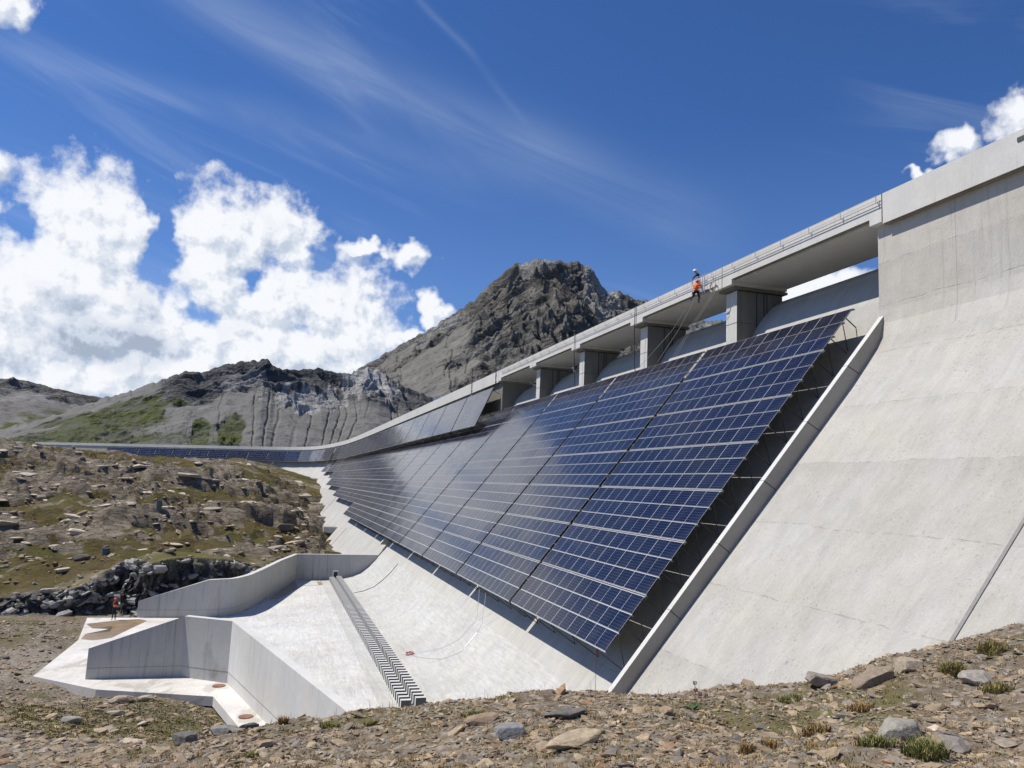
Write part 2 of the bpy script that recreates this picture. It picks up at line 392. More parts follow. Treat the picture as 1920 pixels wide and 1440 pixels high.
def path(s):
    """point and unit tangent of the crest line at chainage s (= world Y on the straight part)"""
    x = np.interp(s, SL, PA[:, 0]); y = np.interp(s, SL, PA[:, 1]); tx = np.interp(s, SL, TAN[:, 0]); ty = np.interp(s, SL, TAN[:, 1])
    n = math.hypot(tx, ty); return x, y, tx / n, ty / n
def wp(s, o, z):
    """o = distance downstream (towards the camera side) of the crest fascia"""
    x, y, tx, ty = path(s); return (x - ty * o, y + tx * o, z)
def sweep(mb, prof, s0, s1, step, mi=0, close=True, caps=True, mis=None):
    """prof: list of (b, h) in straight-part coordinates, swept along the crest line"""
    n = max(1, int(math.ceil((s1 - s0) / step))); ss = [s0 + (s1 - s0) * i / n for i in range(n + 1)]
    P = [(CR - b, h) for b, h in prof]; k = len(P)
    d = [0]
    for i in range(1, k): d.append(d[-1] + math.hypot(P[i][0] - P[i - 1][0], P[i][1] - P[i - 1][1]))
    base = len(mb.v)
    for s in ss:
        for o, h in P: mb.v.append(wp(s, o, h))
    m = k if close else k - 1
    for i in range(n):
        for j in range(m):
            j2 = (j + 1) % k
            mb.f.append((base + i * k + j, base + (i + 1) * k + j, base + (i + 1) * k + j2, base + i * k + j2))
            d2 = d[j] + 1 if j2 == 0 else d[j2]
            mb.uv.append([(ss[i], d[j]), (ss[i + 1], d[j]), (ss[i + 1], d2), (ss[i], d2)]); mb.mi.append(mis[j] if mis else mi)
    if caps and close:
        for i, r in ((0, 0), (n, 1)):
            ids = [base + i * k + j for j in range(k)]
            if not r: ids = ids[::-1]
            mb.f.append(tuple(ids)); mb.uv.append([(P[q % k][0], P[q % k][1]) for q in range(k)][::(1 if r else -1)]); mb.mi.append(mi)
FB0, FH0, FS = 22., 3.55, 1.192
fh = lambda b: FH0 + FS * (b - FB0)
face_low = [(b, fh(b)) for b in (21, 19, 17, 15, 12.9)]
ch = lambda b: -7.73 + 1.26 * (b - 13.75)      # chute surface, lower than the block faces
ff = lambda b: ch(b) + .25                     # far block face
K = 1.064

dam = tag(empty('concrete_dam', (CR, 26, 0)), 'long pale concrete dam with open spillway bays under its crest and a steep face', 'dam')
def dpart(name, mb, mats, smooth=False, parent=None):
    o = mb.build(name, mats, None, smooth); p = parent or dam
    o.parent = p; o.matrix_parent_inverse = Matrix.Translation(-Vector((CR, 26, 0))) if p is dam else Matrix.Identity(4)
    return o
S0, S1 = 26.85, 93.2       # spillway opening, between the two side ribs
# right block (near) : vertical wall, then sloping face
pr = [(24.8, 12.3), (24.8, 8.3), (24.76, 7.7), (24.62, 7.05), (24.3, 6.5), (23.8, 5.82), (23, 4.77)] + face_low + [(11, fh(11)), (7, fh(7)), (31, fh(7)), (31, 12.3)]
mis = [1, 1, 1, 0, 0, 0] + [0] * 20
mb = MB(); sweep(mb, pr, -60, S0, 3, 0, mis=mis[:len(pr)]); dpart('near_face', mb, [M_face, M_wall])
# spillway chute: ogee crest, slope, bucket
ogee = [(31, 10.5), (29.4, 11.75), (28.8, 11.8), (28.2, 11.62), (27.5, 11.15), (26.9, 10.5), (26.5, 9.95), (26.1, 9.2), (25.8, 8.4), (25.5, 7.6), (25.1, 6.72), (24.5, 5.85)]
pc = ogee + [(b, ch(b)) for b in (22, 19.5, 17, 14.5)] + [(13.2, ch(13.2)), (12.5, -9.3), (11.7, -10.12), (10.9, -10.75), (9.9, -11.15), (8.7, -11.4), (7.45, -11.54), (6.3, -11.6), (6.3, -15), (31, -15)]
im = len(ogee) + 4
mis = [0] * im + [1] * 8 + [1] * 20
mb = MB(); sweep(mb, pc, S0, S1, 3, 0, mis=mis[:len(pc)]); dpart('spillway_chute', mb, [M_chute, M_bucket])
# left block: same profile as the near one but deeper, bends round to the left
pl = [(24.8, 12.3), (24.8, 7.3), (24.72, 6.75), (24.5, 6.25), (24.1, 5.65), (23.5, 4.85), (22, ff(22))] + [(b, ff(b)) for b in (20, 18, 16, 13)] + [(11, ff(11)), (8, ff(8)), (31, ff(8)), (31, 12.3)]
mis = [1, 0, 0, 0, 0, 0] + [0] * 20
mb = MB(); sweep(mb, pl, S1, SL[-1] - 2, 4, 0, mis=mis[:len(pl)]); dpart('far_face', mb, [M_chute, M_wall])
# crest deck with its parapet, in three stretches; the bays carry a haunch at each pier
H_T, H_B = 13.37, 12.01
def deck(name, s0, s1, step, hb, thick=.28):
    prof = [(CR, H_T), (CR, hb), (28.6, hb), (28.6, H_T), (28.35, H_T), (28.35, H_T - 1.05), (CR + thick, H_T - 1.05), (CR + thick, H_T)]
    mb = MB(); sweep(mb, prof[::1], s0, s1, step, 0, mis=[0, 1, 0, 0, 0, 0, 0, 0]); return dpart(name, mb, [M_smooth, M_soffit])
JT = [26.2, 38.75, 50.0, 61.8, 73.4, 85.8]
deck('crest_deck', -60, JT[0] - .03, 4, H_B)
deck('crest_deck', JT[5] + .03, SL[-1] - 2, 5, H_B)
for i in range(5):
    deck('bridge_span', JT[i] + .03, JT[i + 1] - .03, 12, 12.42)
    for s0, s1 in ((JT[i] + .03, JT[i] + (.95 if i else .75)), (JT[i + 1] - 1.0, JT[i + 1] - .03)):
        mb = MB(); mb.box(CR - .003, 28.2, s0, s1, 12.12, 12.417); dpart('bridge_haunch', mb, M_smooth)
# shadow joints, two drip grooves on the near crest fascia
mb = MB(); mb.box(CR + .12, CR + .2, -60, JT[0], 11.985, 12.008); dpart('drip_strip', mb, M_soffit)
for j in JT:
    mb = MB(); mb.box(CR + .02, CR + .25, j - .03, j + .03, 12.15, H_T - .02); dpart('expansion_joint', mb, M_dark)
# piers: front face towards the camera side, bearing block above
def pier(j, w=1.1):
    y0, y1 = j - w / 2, j + w / 2
    mb = MB(); P = [(25.1, 6.2), (25.1, 11.92), (28.2, 11.92), (28.2, 9)]
    for q_, (a, b) in enumerate(zip(P, P[1:] + P[:1])):
        mb.quad([(a[0], y0, a[1]), (a[0], y1, a[1]), (b[0], y1, b[1]), (b[0], y0, b[1])], [(y0, a[1]), (y1, a[1]), (y1, b[1]), (y0, b[1])], 1 if q_ == 0 else 0)
    mb.quad([(p[0], y0, p[1]) for p in P[::-1]], [(p[0], p[1]) for p in P[::-1]]); mb.quad([(p[0], y1, p[1]) for p in P], [(p[0], p[1]) for p in P])
    o = dpart('pier', mb, [M_pier_shade, M_smooth])
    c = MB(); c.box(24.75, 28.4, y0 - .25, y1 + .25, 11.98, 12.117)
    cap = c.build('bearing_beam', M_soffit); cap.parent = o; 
    g = MB(); g.box(25.25, 28.1, y0 - .02, y1 + .02, 11.921, 11.978); g2 = g.build('bearing_gap', M_dark); g2.parent = o
    for bx in (26.4, 26.9, 27.1): 
        g = MB(); g.box(bx, bx + .06, y0 - .012, y0 - .001, 9.6, 11.9); q = g.build('guide_slot', M_dark); q.parent = o
    g = MB(); g.box(25.085, 28.1, y0 - .008, y1 + .008, 10.02, 10.035); q = g.build('casting_joint', M_dark); q.parent = o
for j in JT[1:5]: pier(j)
# end wall beyond the last bay, and the side cheek of the near block
mb = MB(); mb.box(24.85, 28.5, 85.3, S1 + .2, 5.8, 12.0); dpart('end_pier', mb, M_pier_shade)
mb = MB(); mb.box(24.9, 29.8, 26.55, S0 + .03, 8.0, 11.985); dpart('side_cheek', mb, M_pier_shade)
# ribs that edge the spillway, running down the face to the training walls
def rib(y0, y1, bot, far=False):
    N = 26; mb = MB(); top = [] if far else [(25.0, 9.2), (24.97, 8.9)]
    t0 = 24.2 if far else 24.9
    for i in range(N + 1):
        b = t0 + (bot - t0) * i / N; top.append((b, ch(b) + 1.35 if far else 8.42 + (b - 25.08) * 1.222 - .02))
    und = [(b + 1.2, min(ch(b + 1.2) - .2, fh(b + 1.2) - .2)) for b, h in top]
    for i in range(len(top) - 1):
        a, b = top[i], top[i + 1]; c, d = und[i], und[i + 1]; L = i * .77
        mb.quad([(a[0], y0, a[1]), (a[0], y1, a[1]), (b[0], y1, b[1]), (b[0], y0, b[1])], [(0, L), (y1 - y0, L), (y1 - y0, L + .77), (0, L + .77)])
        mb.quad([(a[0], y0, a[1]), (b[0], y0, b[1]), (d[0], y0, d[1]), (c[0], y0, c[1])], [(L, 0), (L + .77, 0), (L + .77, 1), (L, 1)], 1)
        mb.quad([(a[0], y1, a[1]), (c[0], y1, c[1]), (d[0], y1, d[1]), (b[0], y1, b[1])], [(L, 0), (L, 1), (L + .77, 1), (L + .77, 0)])
    a, b = top[-1], und[-1]
    mb.quad([(a[0], y0, a[1]), (a[0], y1, a[1]), (b[0], y1, b[1]), (b[0], y0, b[1])])
    o = dpart('side_rib', mb, [M_smooth, M_rib_shade])
    g = MB()
    for i in range(2, N, 4):
        p = top[i]; q = und[i]; g.bar((p[0] + .001, y0 - .004, p[1] - .02), ((p[0] * .45 + q[0] * .55), y0 - .004, p[1] * .45 + q[1] * .55), .012, .03)
        g.bar((p[0], y0, p[1] + .004), (p[0], y1, p[1] + .004), .012, .01)
    x = g.build('casting_joint', M_dark); x.parent = o
    return o
rib(26.58, 26.86, 11.6); rib(S1 - .02, S1 + .48, 12.9, True)
# a dark expansion joint down the near face, and short ones near the toe
mb = MB(); 
pts = [(24.78, 11.9), (24.78, 8.2), (24.25, 6.45), (23, fh(23) + .03), (14, fh(14) + .02)]
for a, b in zip(pts, pts[1:]): mb.bar((a[0], 15.45, a[1]), (b[0], 15.45, b[1]), .11, .03)
dpart('face_joint', mb, simple('grey_joint_sealant', (.24, .235, .22), .8))
mb = MB(); mb.bar((13.1, 137, ff(13.1) + .01), (10, 137, ff(10) + .01), .22, .05); mb.bar((16, 200, ff(16) + .01), (13, 200, ff(13) + .01), .3, .05)
dpart('face_joint', mb, M_dark)
# small vent on the near crest fascia
mb = MB(); mb.box(CR - .03, CR + .01, 19.35, 19.75, 12.95, 13.11); dpart('fascia_vent', mb, M_steel)
# curved drain groove in the bucket
mb = MB(); pp = [(13.2, ch(13.2)), (12.5, -9.3), (11.7, -10.12), (10.9, -10.75), (9.9, -11.15), (8.9, -11.37)]
for a, b in zip(pp, pp[1:]): mb.bar((a[0], 81, a[1] + .02), (b[0], 81, b[1] + .02), .2, .03)
dpart('drain_groove', mb, M_dark)
# foundation steps at the toe of the far block
for s, h, L, dp in ((140, -8.4, 4, 2.5), (172, -8.2, 4, 3.6), (205, -6.4, 5, 3.4), (232, -5.0, 6, 3.8), (255, -3.2, 6, 4), (282, -.2, 7, 4)):
    s *= K; h *= K; b = 13.75 + (h - .25 + 7.73) / 1.26; mb = MB()
    ps = [wp(s, CR - b + dp, h), wp(s + L, CR - b + dp, h), wp(s + L, CR - b - 1, h), wp(s, CR - b - 1, h)]
    bt = [(x, y, h - 7) for x, y, z in ps]
    mb.quad(ps[::-1]); mb.quad(bt)
    for i in range(4): mb.quad([ps[i], ps[(i + 1) % 4], bt[(i + 1) % 4], bt[i]], [(0, 0), (3, 0), (3, 3), (0, 3)])
    dpart('foundation_step', mb, M_formed)

# handrail bracketed to the parapet over the bays
hr = tag(empty('pipe_handrail', (CR - .15, JT[0] + .5, 12.9)), 'thin grey double pipe rail bracketed outside the parapet over the spillway bays', 'handrail')
def hpart(name, mb, mat):
    o = mb.build(name, mat); o.parent = hr; o.matrix_parent_inverse = Matrix.Translation(-hr.location); return o
for z in (13.30, 13.12, 12.99):
    mb = MB(); mb.tube([(CR - .14, 26.3, z), (CR - .14, 84.5, z)], .014 if z > 13 else .02, 6); hpart('pipe', mb, M_rail)
for i in range(27):
    y = 26.4 + i * 2.22; mb = MB(); mb.bar((CR - .14, y, 12.95), (CR - .14, y, 13.33), .03); mb.bar((CR - .14, y, 13.0), (CR + .02, y, 13.0), .03); hpart('rail_post', mb, M_alu)

# ------------------------------------------------------------------ apron, slabs, training walls, baffles
KF = -10.9 * K
def fz(b): return KF if b >= 4 * K else KF - .045 * (4 * K - b)
def slab(name, poly, th, mat, dz=0):
    """poly: (b, a) points; split at b=4 by sampling the sloping floor"""
    import mathutils
    mb = MB(); poly = [(x * K, y * K if y > 28 else y) for x, y in poly]; n = len(poly)
    P = [(x, y, fz(x) + dz) for x, y in poly]
    tris = mathutils.geometry.tessellate_polygon([[Vector(p) for p in P]])
    for tr in tris:
        q = [P[i] for i in tr]
        if (Vector(q[1]) - Vector(q[0])).cross(Vector(q[2]) - Vector(q[0])).z < 0: q = q[::-1]
        mb.quad(q, [(p[1], p[0]) for p in q])
    for i in range(n):
        a, b = P[i], P[(i + 1) % n]; mb.quad([(a[0], a[1], a[2] - th), (b[0], b[1], b[2] - th), b, a])
    o = mb.build(name, mat); return tag(o, kind='structure')
w1 = [(12.2, 87.6), (3.4, 87.6), (1.7, 81), (.1, 73.8), (-1.0, 69.6), (-2.1, 67.1), (-4.0, 66.7), (-9.2, 68.3)]
w2 = [(12.2, 26.6), (4.6, 26.6), (-1.0, 45.9), (-3.8, 48.3), (-8.75, 49.2)]
slab('spillway_apron', [(5.95, 26.9), (5.95, 87.6), (4, 87.6), (4, 26.9)], .5, M_apron)
slab('spillway_apron', [(4, 28.8), (4, 87.6), (3.4, 87.6)] + w1[2:6] + [(-4, 66.7), (-3.8, 48.3), (-1, 45.9)], .5, M_apron)
slab('concrete_slab', [(-4, 66.7), (-9.2, 68.3), (-8.75, 49.2), (-3.8, 48.3)], .5, M_slab)
slab('concrete_slab', [(-9.2, 68.3), (-12.9, 69.4), (-11.6, 60.3), (-11.75, 50.4), (-7.84, 46.4), (-8.75, 49.2)], .5, M_slab)
slab('concrete_slab', [(-8.75, 49.2), (-7.84, 46.4), (-1.9, 43.2), (.5, 34.0), (2.2, 26.6), (4.6, 26.6), (-1, 45.9), (-3.8, 48.3)], .5, M_slab)
# the wet brown film on the slab by the standing person
def film(name, poly, dz, col, rough):
    poly = [(x * K, y * K) for x, y in poly]; mb = MB(); c = (sum(p[0] for p in poly) / len(poly), sum(p[1] for p in poly) / len(poly))
    for i in range(len(poly)):
        a, b = poly[i], poly[(i + 1) % len(poly)]; mb.quad([(x, y, fz(x) + dz) for x, y in (c, a, b)][::-1])
    m, t, b_ = new_mat(name); tc = t.n('ShaderNodeTexCoord')
    t.put(b_.inputs['Base Color'], t.mix(t.mr(t.noise(tc.outputs['Object'], 1.2, 4), .4, .65), col, (col[0] * 1.5, col[1] * 1.3, col[2] * 1.1))); b_.inputs['Roughness'].default_value = rough
    return tag(mb.build(name, m), kind='structure')
film('wet_patch', [(-12.4, 66.6), (-10.9, 67.3), (-8.9, 67.6), (-8.2, 66.6), (-8.9, 63.6), (-9.6, 60.4), (-10.6, 59.9), (-11.5, 60.6), (-11.6, 62.4), (-10.1, 62.8), (-10.3, 65.0), (-11.6, 64.6)], .006, (.23, .175, .11), .35)
film('wet_patch', [(6, 86.2), (3.2, 86.6), (1.8, 80.6), (.7, 74.6), (1.5, 74.6), (2.9, 79.4), (4.0, 83.2), (6, 83.6)], .006, (.27, .24, .19), .55)

def train_wall(name, pts, tops, th, label):
    """pts in (b, a); thickness offsets to the outer side"""
    root = tag(empty(name, (pts[3][0], pts[3][1], fz(pts[3][0]))), label, 'retaining wall')
    n = len(pts); off = []
    sgn = 1 if name_side[name] else -1
    for i in range(n):
        d0 = Vector(pts[i]) - Vector(pts[max(i - 1, 0)]); d1 = Vector(pts[min(i + 1, n - 1)]) - Vector(pts[i])
        if d0.length == 0: d0 = d1
        if d1.length == 0: d1 = d0
        n0 = Vector((-d0.y, d0.x)).normalized() * sgn; n1 = Vector((-d1.y, d1.x)).normalized() * sgn
        m = (n0 + n1).normalized(); k = th / max(.4, m.dot(n0)); off.append((pts[i][0] + m.x * k, pts[i][1] + m.y * k))
    mb = MB(); L = 0
    for i in range(n - 1):
        a, b, c, d = pts[i], pts[i + 1], off[i + 1], off[i]; ha, hb = tops[i], tops[i + 1]
        l2 = L + math.hypot(b[0] - a[0], b[1] - a[1]); z = -13.5
        mb.quad([(a[0], a[1], z), (b[0], b[1], z), (b[0], b[1], hb), (a[0], a[1], ha)], [(L, 0), (l2, 0), (l2, 4), (L, 4)])
        mb.quad([(d[0], d[1], z), (d[0], d[1], ha), (c[0], c[1], hb), (c[0], c[1], z)], [(L, 0), (L, 4), (l2, 4), (l2, 0)], 1 if (sgn > 0 and i < 2) else 0)  # near wall: sunlit outer stretch gets a paler concrete to look lit
        mb.quad([(a[0], a[1], ha), (b[0], b[1], hb), (c[0], c[1], hb), (d[0], d[1], ha)], [(L, 0), (l2, 0), (l2, .5), (L, .5)], 1)
        L = l2
    for i in (0, n - 1):
        a, d, h = pts[i], off[i], tops[i]; mb.quad([(a[0], a[1], -13.5), (a[0], a[1], h), (d[0], d[1], h), (d[0], d[1], -13.5)], [(0, 0), (0, 3), (.5, 3), (.5, 0)])
    o = mb.build('wall_body', [M_formed, M_smooth]); o.parent = root; o.matrix_parent_inverse = Matrix.Translation(-root.location)
    # low starter-course line along the outer foot
    g = MB()
    for i in range(1, n - 1):
        for P, e in ((pts, -1), (off, 1)):
            a, b = P[i], P[i + 1]; dd = (Vector(b) - Vector(a)).normalized(); nn = Vector((-dd.y, dd.x)) * sgn * e * .006
            za, zb = fz(a[0]) + .62, fz(b[0]) + .62
            g.bar((a[0] + nn.x, a[1] + nn.y, za), (b[0] + nn.x, b[1] + nn.y, zb), .008, .02)
    q = g.build('casting_joint', simple('formed_wall_joint', (.2, .195, .18), .9)); q.parent = root; q.matrix_parent_inverse = Matrix.Translation(-root.location)
    return root
name_side = {'training_wall': False}
def smooth_pts(P, T, idx):
    """round the kinks listed in idx with extra points"""
    p2, t2 = [], []
    for i, p in enumerate(P):
        if i in idx:
            for k in (-.3, -.1, .1, .3):
                a = P[i - 1] if k < 0 else P[i + 1]; at = T[i - 1] if k < 0 else T[i + 1]; kk = abs(k)
                x = p[0] + (a[0] - p[0]) * kk; y = p[1] + (a[1] - p[1]) * kk
                c = (P[i - 1][0] + P[i + 1][0]) / 2, (P[i - 1][1] + P[i + 1][1]) / 2; s = .05 if kk < .2 else 0
                p2.append((x + (c[0] - p[0]) * s, y + (c[1] - p[1]) * s)); t2.append(T[i] + (at - T[i]) * kk)
        else: p2.append(p); t2.append(T[i])
    return p2, t2
T1 = [-8.15, -8.2, -8.2, -8.25, -8.3, -8.3, -8.35, -10.22]
kk = lambda P: [(x * K, y * K if y > 28 else y) for x, y in P]
T1 = [h * K for h in T1]; P1, T1 = smooth_pts(kk(w1), T1, (3, 4, 5))
train_wall('training_wall', P1, T1, .45, 'far curved concrete training wall in shade, streaked grey, under the rock cliff')
name_side['training_wall'] = True
T2 = [-8.15, -8.1, -7.9, -8.0, -9.84]
T2 = [h * K for h in T2]
train_wall('training_wall', kk(w2), T2, .45, 'near angled concrete training wall with its top edge sloping down to the left')
# the walls join the dam face over the ribs
# baffle blocks in two rows across the bucket
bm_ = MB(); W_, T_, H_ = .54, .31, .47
bm_.box(-W_ / 2, W_ / 2, -T_ / 2, T_ / 2, -.05, H_); bm_.mi = [0, 0, 1, 1, 0, 0]; bme = bm_.mesh('baffle_block', [M_block, M_block_shade])
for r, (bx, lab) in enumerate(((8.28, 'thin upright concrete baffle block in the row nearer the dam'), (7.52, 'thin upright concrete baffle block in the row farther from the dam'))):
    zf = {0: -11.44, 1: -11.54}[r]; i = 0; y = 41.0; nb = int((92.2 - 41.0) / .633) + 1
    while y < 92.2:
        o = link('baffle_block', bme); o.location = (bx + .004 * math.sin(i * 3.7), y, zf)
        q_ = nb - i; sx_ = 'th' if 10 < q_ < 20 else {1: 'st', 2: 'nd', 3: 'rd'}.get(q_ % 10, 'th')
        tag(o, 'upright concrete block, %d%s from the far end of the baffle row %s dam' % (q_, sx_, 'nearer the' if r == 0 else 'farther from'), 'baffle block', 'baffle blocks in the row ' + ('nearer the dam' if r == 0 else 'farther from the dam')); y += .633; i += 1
mb = MB(); mb.box(-.3, .3, -.12, .12, -.05, 1.05); mb.box(-.22, .22, -.125, -.121, .3, .95, 1)
o = mb.build('inspection_box', [M_block, M_dark]); o.location = (7.95, 92.3, -11.5); tag(o, 'small concrete box with dark opening standing between the far ends of the two baffle rows', 'box')
# manhole covers
for (x, y), lab in (((-1.75, 45.2), 'round rusty manhole cover nearer the corner of the angled wall'), ((-.22, 39.2), 'round rusty manhole cover nearest the camera on the narrow slab')):
    mb = MB(); mb.tube([(0, 0, 0), (0, 0, .03)], .36, 24); mb.tube([(0, 0, .03), (0, 0, .04)], .30, 24); o = mb.build('manhole_cover', M_rust); x *= K; y *= K; o.location = (x, y, fz(x) + .004); tag(o, lab, 'manhole cover', 'manhole covers on the slab')

# ------------------------------------------------------------------ solar arrays
MODL, MODW, ROWS = 2.058, .842, 3
PW = MODL * 6
GB, GH = 1.7043, 2.1414                         # one group of three rows, horizontal and vertical step
PT = Vector((24.78, 0, 8.76))                   # top edge of the lower array at x, z
sl = Vector((-GB, 0, -GH)); SLN = sl.length; sl.normalize(); nr = Vector((-sl.z, 0, sl.x)) * 1.0    # outward normal (towards -x, +z)
nr = Vector((sl.z, 0, -sl.x)); nr = nr if nr.x < 0 else -nr
def slope_frame(sd):
    n = Vector((sd.z, 0, -sd.x)); n = n if n.x < 0 else -n
    return n
def row_mesh(sd, n, L, Wd, nm):
    """one row of modules: origin at its top edge, extends L along +Y and Wd down the slope"""
    mb = MB(); th = .035
    A = Vector((0, 0, 0)); B = Vector((0, L, 0)); D = sd * Wd; N = n * th
    mb.quad([A + N, A + D + N, B + D + N, B + N], [(0, 1), (0, 0), (nm, 0), (nm, 1)], 0)
    mb.quad([A, B, B + D, A + D], None, 1)
    for p, q in ((A, B), (B, B + D), (B + D, A + D), (A + D, A)): mb.quad([p, p + N, q + N, q], None, 1)
    m = mb.mesh('module_row', [M_cell, M_black]); return m
def rail_mesh(sd, n, L, w=.04, d=.05):
    mb = MB(); A = n * .012; mb.quad([A + sd * (-w / 2), A + sd * (w / 2), A + sd * (w / 2) + Vector((0, L, 0)), A - sd * (w / 2) + Vector((0, L, 0))])
    C0 = [A - sd * (w / 2), A + sd * (w / 2), A + sd * (w / 2) - n * (d + .06), A - sd * (w / 2) - n * (d + .06)]; Y = Vector((0, L, 0)); E = Vector((0, -.03, 0))
    for i in range(4):
        if i: mb.quad([C0[i] + E, C0[(i + 1) % 4] + E, C0[(i + 1) % 4] + Y, C0[i] + Y])
    mb.quad([C0[0] + E, C0[1] + E, C0[1], C0[0]])
    return mb.mesh('mounting_rail', M_rail)
lowrow = row_mesh(sl, nr, PW, MODW, 6); lowrail = rail_mesh(sl, nr, PW); bigrail = rail_mesh(sl, nr, PW, .032)
def strut_mesh(ng):
    """frame under one array column: beam along the slope and zigzag legs to the concrete"""
    mb = MB(); n = nr
    mb.bar(-n * .14, sl * SLN * ng - n * .14, .05, .06)
    for g in range(ng * 2 + 1):
        s = g * SLN / 2; top = sl * s - n * .16
        f = sl * (s - .1) - n * 1.62; mb.bar(top, f, .04)
        if g > 0: mb.bar(sl * (s - 1.3) - n * .16, f, .03)
    return mb.mesh('support_strut', M_steel)
struts = {}
ordinal = ['nearest and largest', 'second', 'third', 'fourth', 'fifth', 'sixth', 'seventh', 'eighth', 'ninth', 'tenth', 'eleventh', 'twelfth', 'thirteenth', 'fourteenth', 'fifteenth', 'sixteenth', 'seventeenth', 'eighteenth', 'nineteenth', 'twentieth', 'twenty-first', 'twenty-second']
def ordn(k):
    t_ = ['twentieth', 'thirtieth', 'fortieth']; q = k + 1
    if k < 21: return ordinal[k].replace('nearest and largest', 'nearest')
    u_ = ['first', 'second', 'third', 'fourth', 'fifth', 'sixth', 'seventh', 'eighth', 'ninth']
    return t_[q // 10 - 2] if q % 10 == 0 else ['twenty', 'thirty', 'forty'][q // 10 - 2] + '-' + u_[q % 10 - 1]
def add_child(name, me, parent, loc):
    o = bpy.data.objects.new(name, me); C.objects.link(o); o.parent = parent; o.location = loc; return o
PITCH = 12.75
for k in range(21):
    s = 28.4 + PITCH * k
    ng = 7 if k < 9 else 6 if k < 13 else 5 if k < 17 else 4 if k < 18 else 3
    x, y, tx, ty = path(s)
    root = empty('solar_array', (x - ty * (CR - PT.x), y + tx * (CR - PT.x), PT.z), -math.atan2(tx, ty))
    tag(root, ('nearest and largest tall array of dark blue solar panels, beside the sloping concrete rib' if k == 0 else '%s tall solar array from the near rib, counting away along the dam face' % ordinal[k]), 'solar array', 'tall solar arrays on the lower dam face')
    for g in range(ng):
        for r in range(3):
            if k > 5 and g == 0 and r == 0: continue
            dsl = g * SLN + .045 + r * (MODW + .042)
            add_child('module_row', lowrow, root, sl * dsl)
            if r < 2: add_child('mounting_rail', lowrail, root, sl * (dsl + MODW + .021))
        add_child('mounting_rail', bigrail, root, sl * (g * SLN + .028))
        add_child('mounting_rail', bigrail, root, sl * (g * SLN + .045 + 3 * MODW + .084 + .017))
    if k < 8:
        if ng not in struts: struts[ng] = strut_mesh(ng)
        for yy in (.9, 3.6, 6.3, 9.0, 11.6): add_child('support_strut', struts[ng], root, Vector((0, yy, 0)))
# upper, steeper tier
us = Vector((-2.02, 0, -4.62)); UL = us.length; us.normalize(); un = slope_frame(us)
UW = (UL - .05) / 5 - .03
uprow = row_mesh(us, un, PW, UW, 6); uprail = rail_mesh(us, un, PW)
UT = Vector((24.02, 0, 11.42))
k = 0; s = 86.2
while s < 485:
    bend = s > 285
    x, y, tx, ty = path(s + PW * .5)
    # place by the middle of the column so that it stays clear of the curved wall
    o_ = CR - UT.x + (.25 if 285 < s < 400 else 0)
    mx, my = x - ty * o_, y + tx * o_
    root = empty('solar_array', (mx - tx * PW / 2, my - ty * PW / 2, UT.z), -math.atan2(tx, ty))
    tag(root, '%s steep solar array below the crest, counting along the dam from its near end' % ordn(k) if k else 'steep upper solar array nearest the camera, its open dark edge beside the last pier', 'solar array', 'steep upper solar arrays below the crest')
    for r in range(5):
        add_child('module_row', uprow, root, us * (.04 + r * (UW + .03)))
        add_child('mounting_rail', uprail, root, us * (.025 + r * (UW + .03)))
    add_child('mounting_rail', uprail, root, us * (.025 + 5 * (UW + .03)))
    if k < 4:
        for yy in (.2, 6.2, 12.2):
            mb = MB(); mb.bar(us * .1 - un * .08 + Vector((0, yy, 0)), us * UL * .97 - un * .08 + Vector((0, yy, 0)), .07)
            for q in range(4): mb.bar(us * (UL * (.06 + q * .29)) - un * .08 + Vector((0, yy, 0)), Vector((.9, yy, us.z * UL * (.06 + q * .29) - .5)), .05)
            add_child('support_strut', mb.mesh('support_strut', M_steel), root, Vector((0, 0, 0)))
    s += PITCH; k += 1

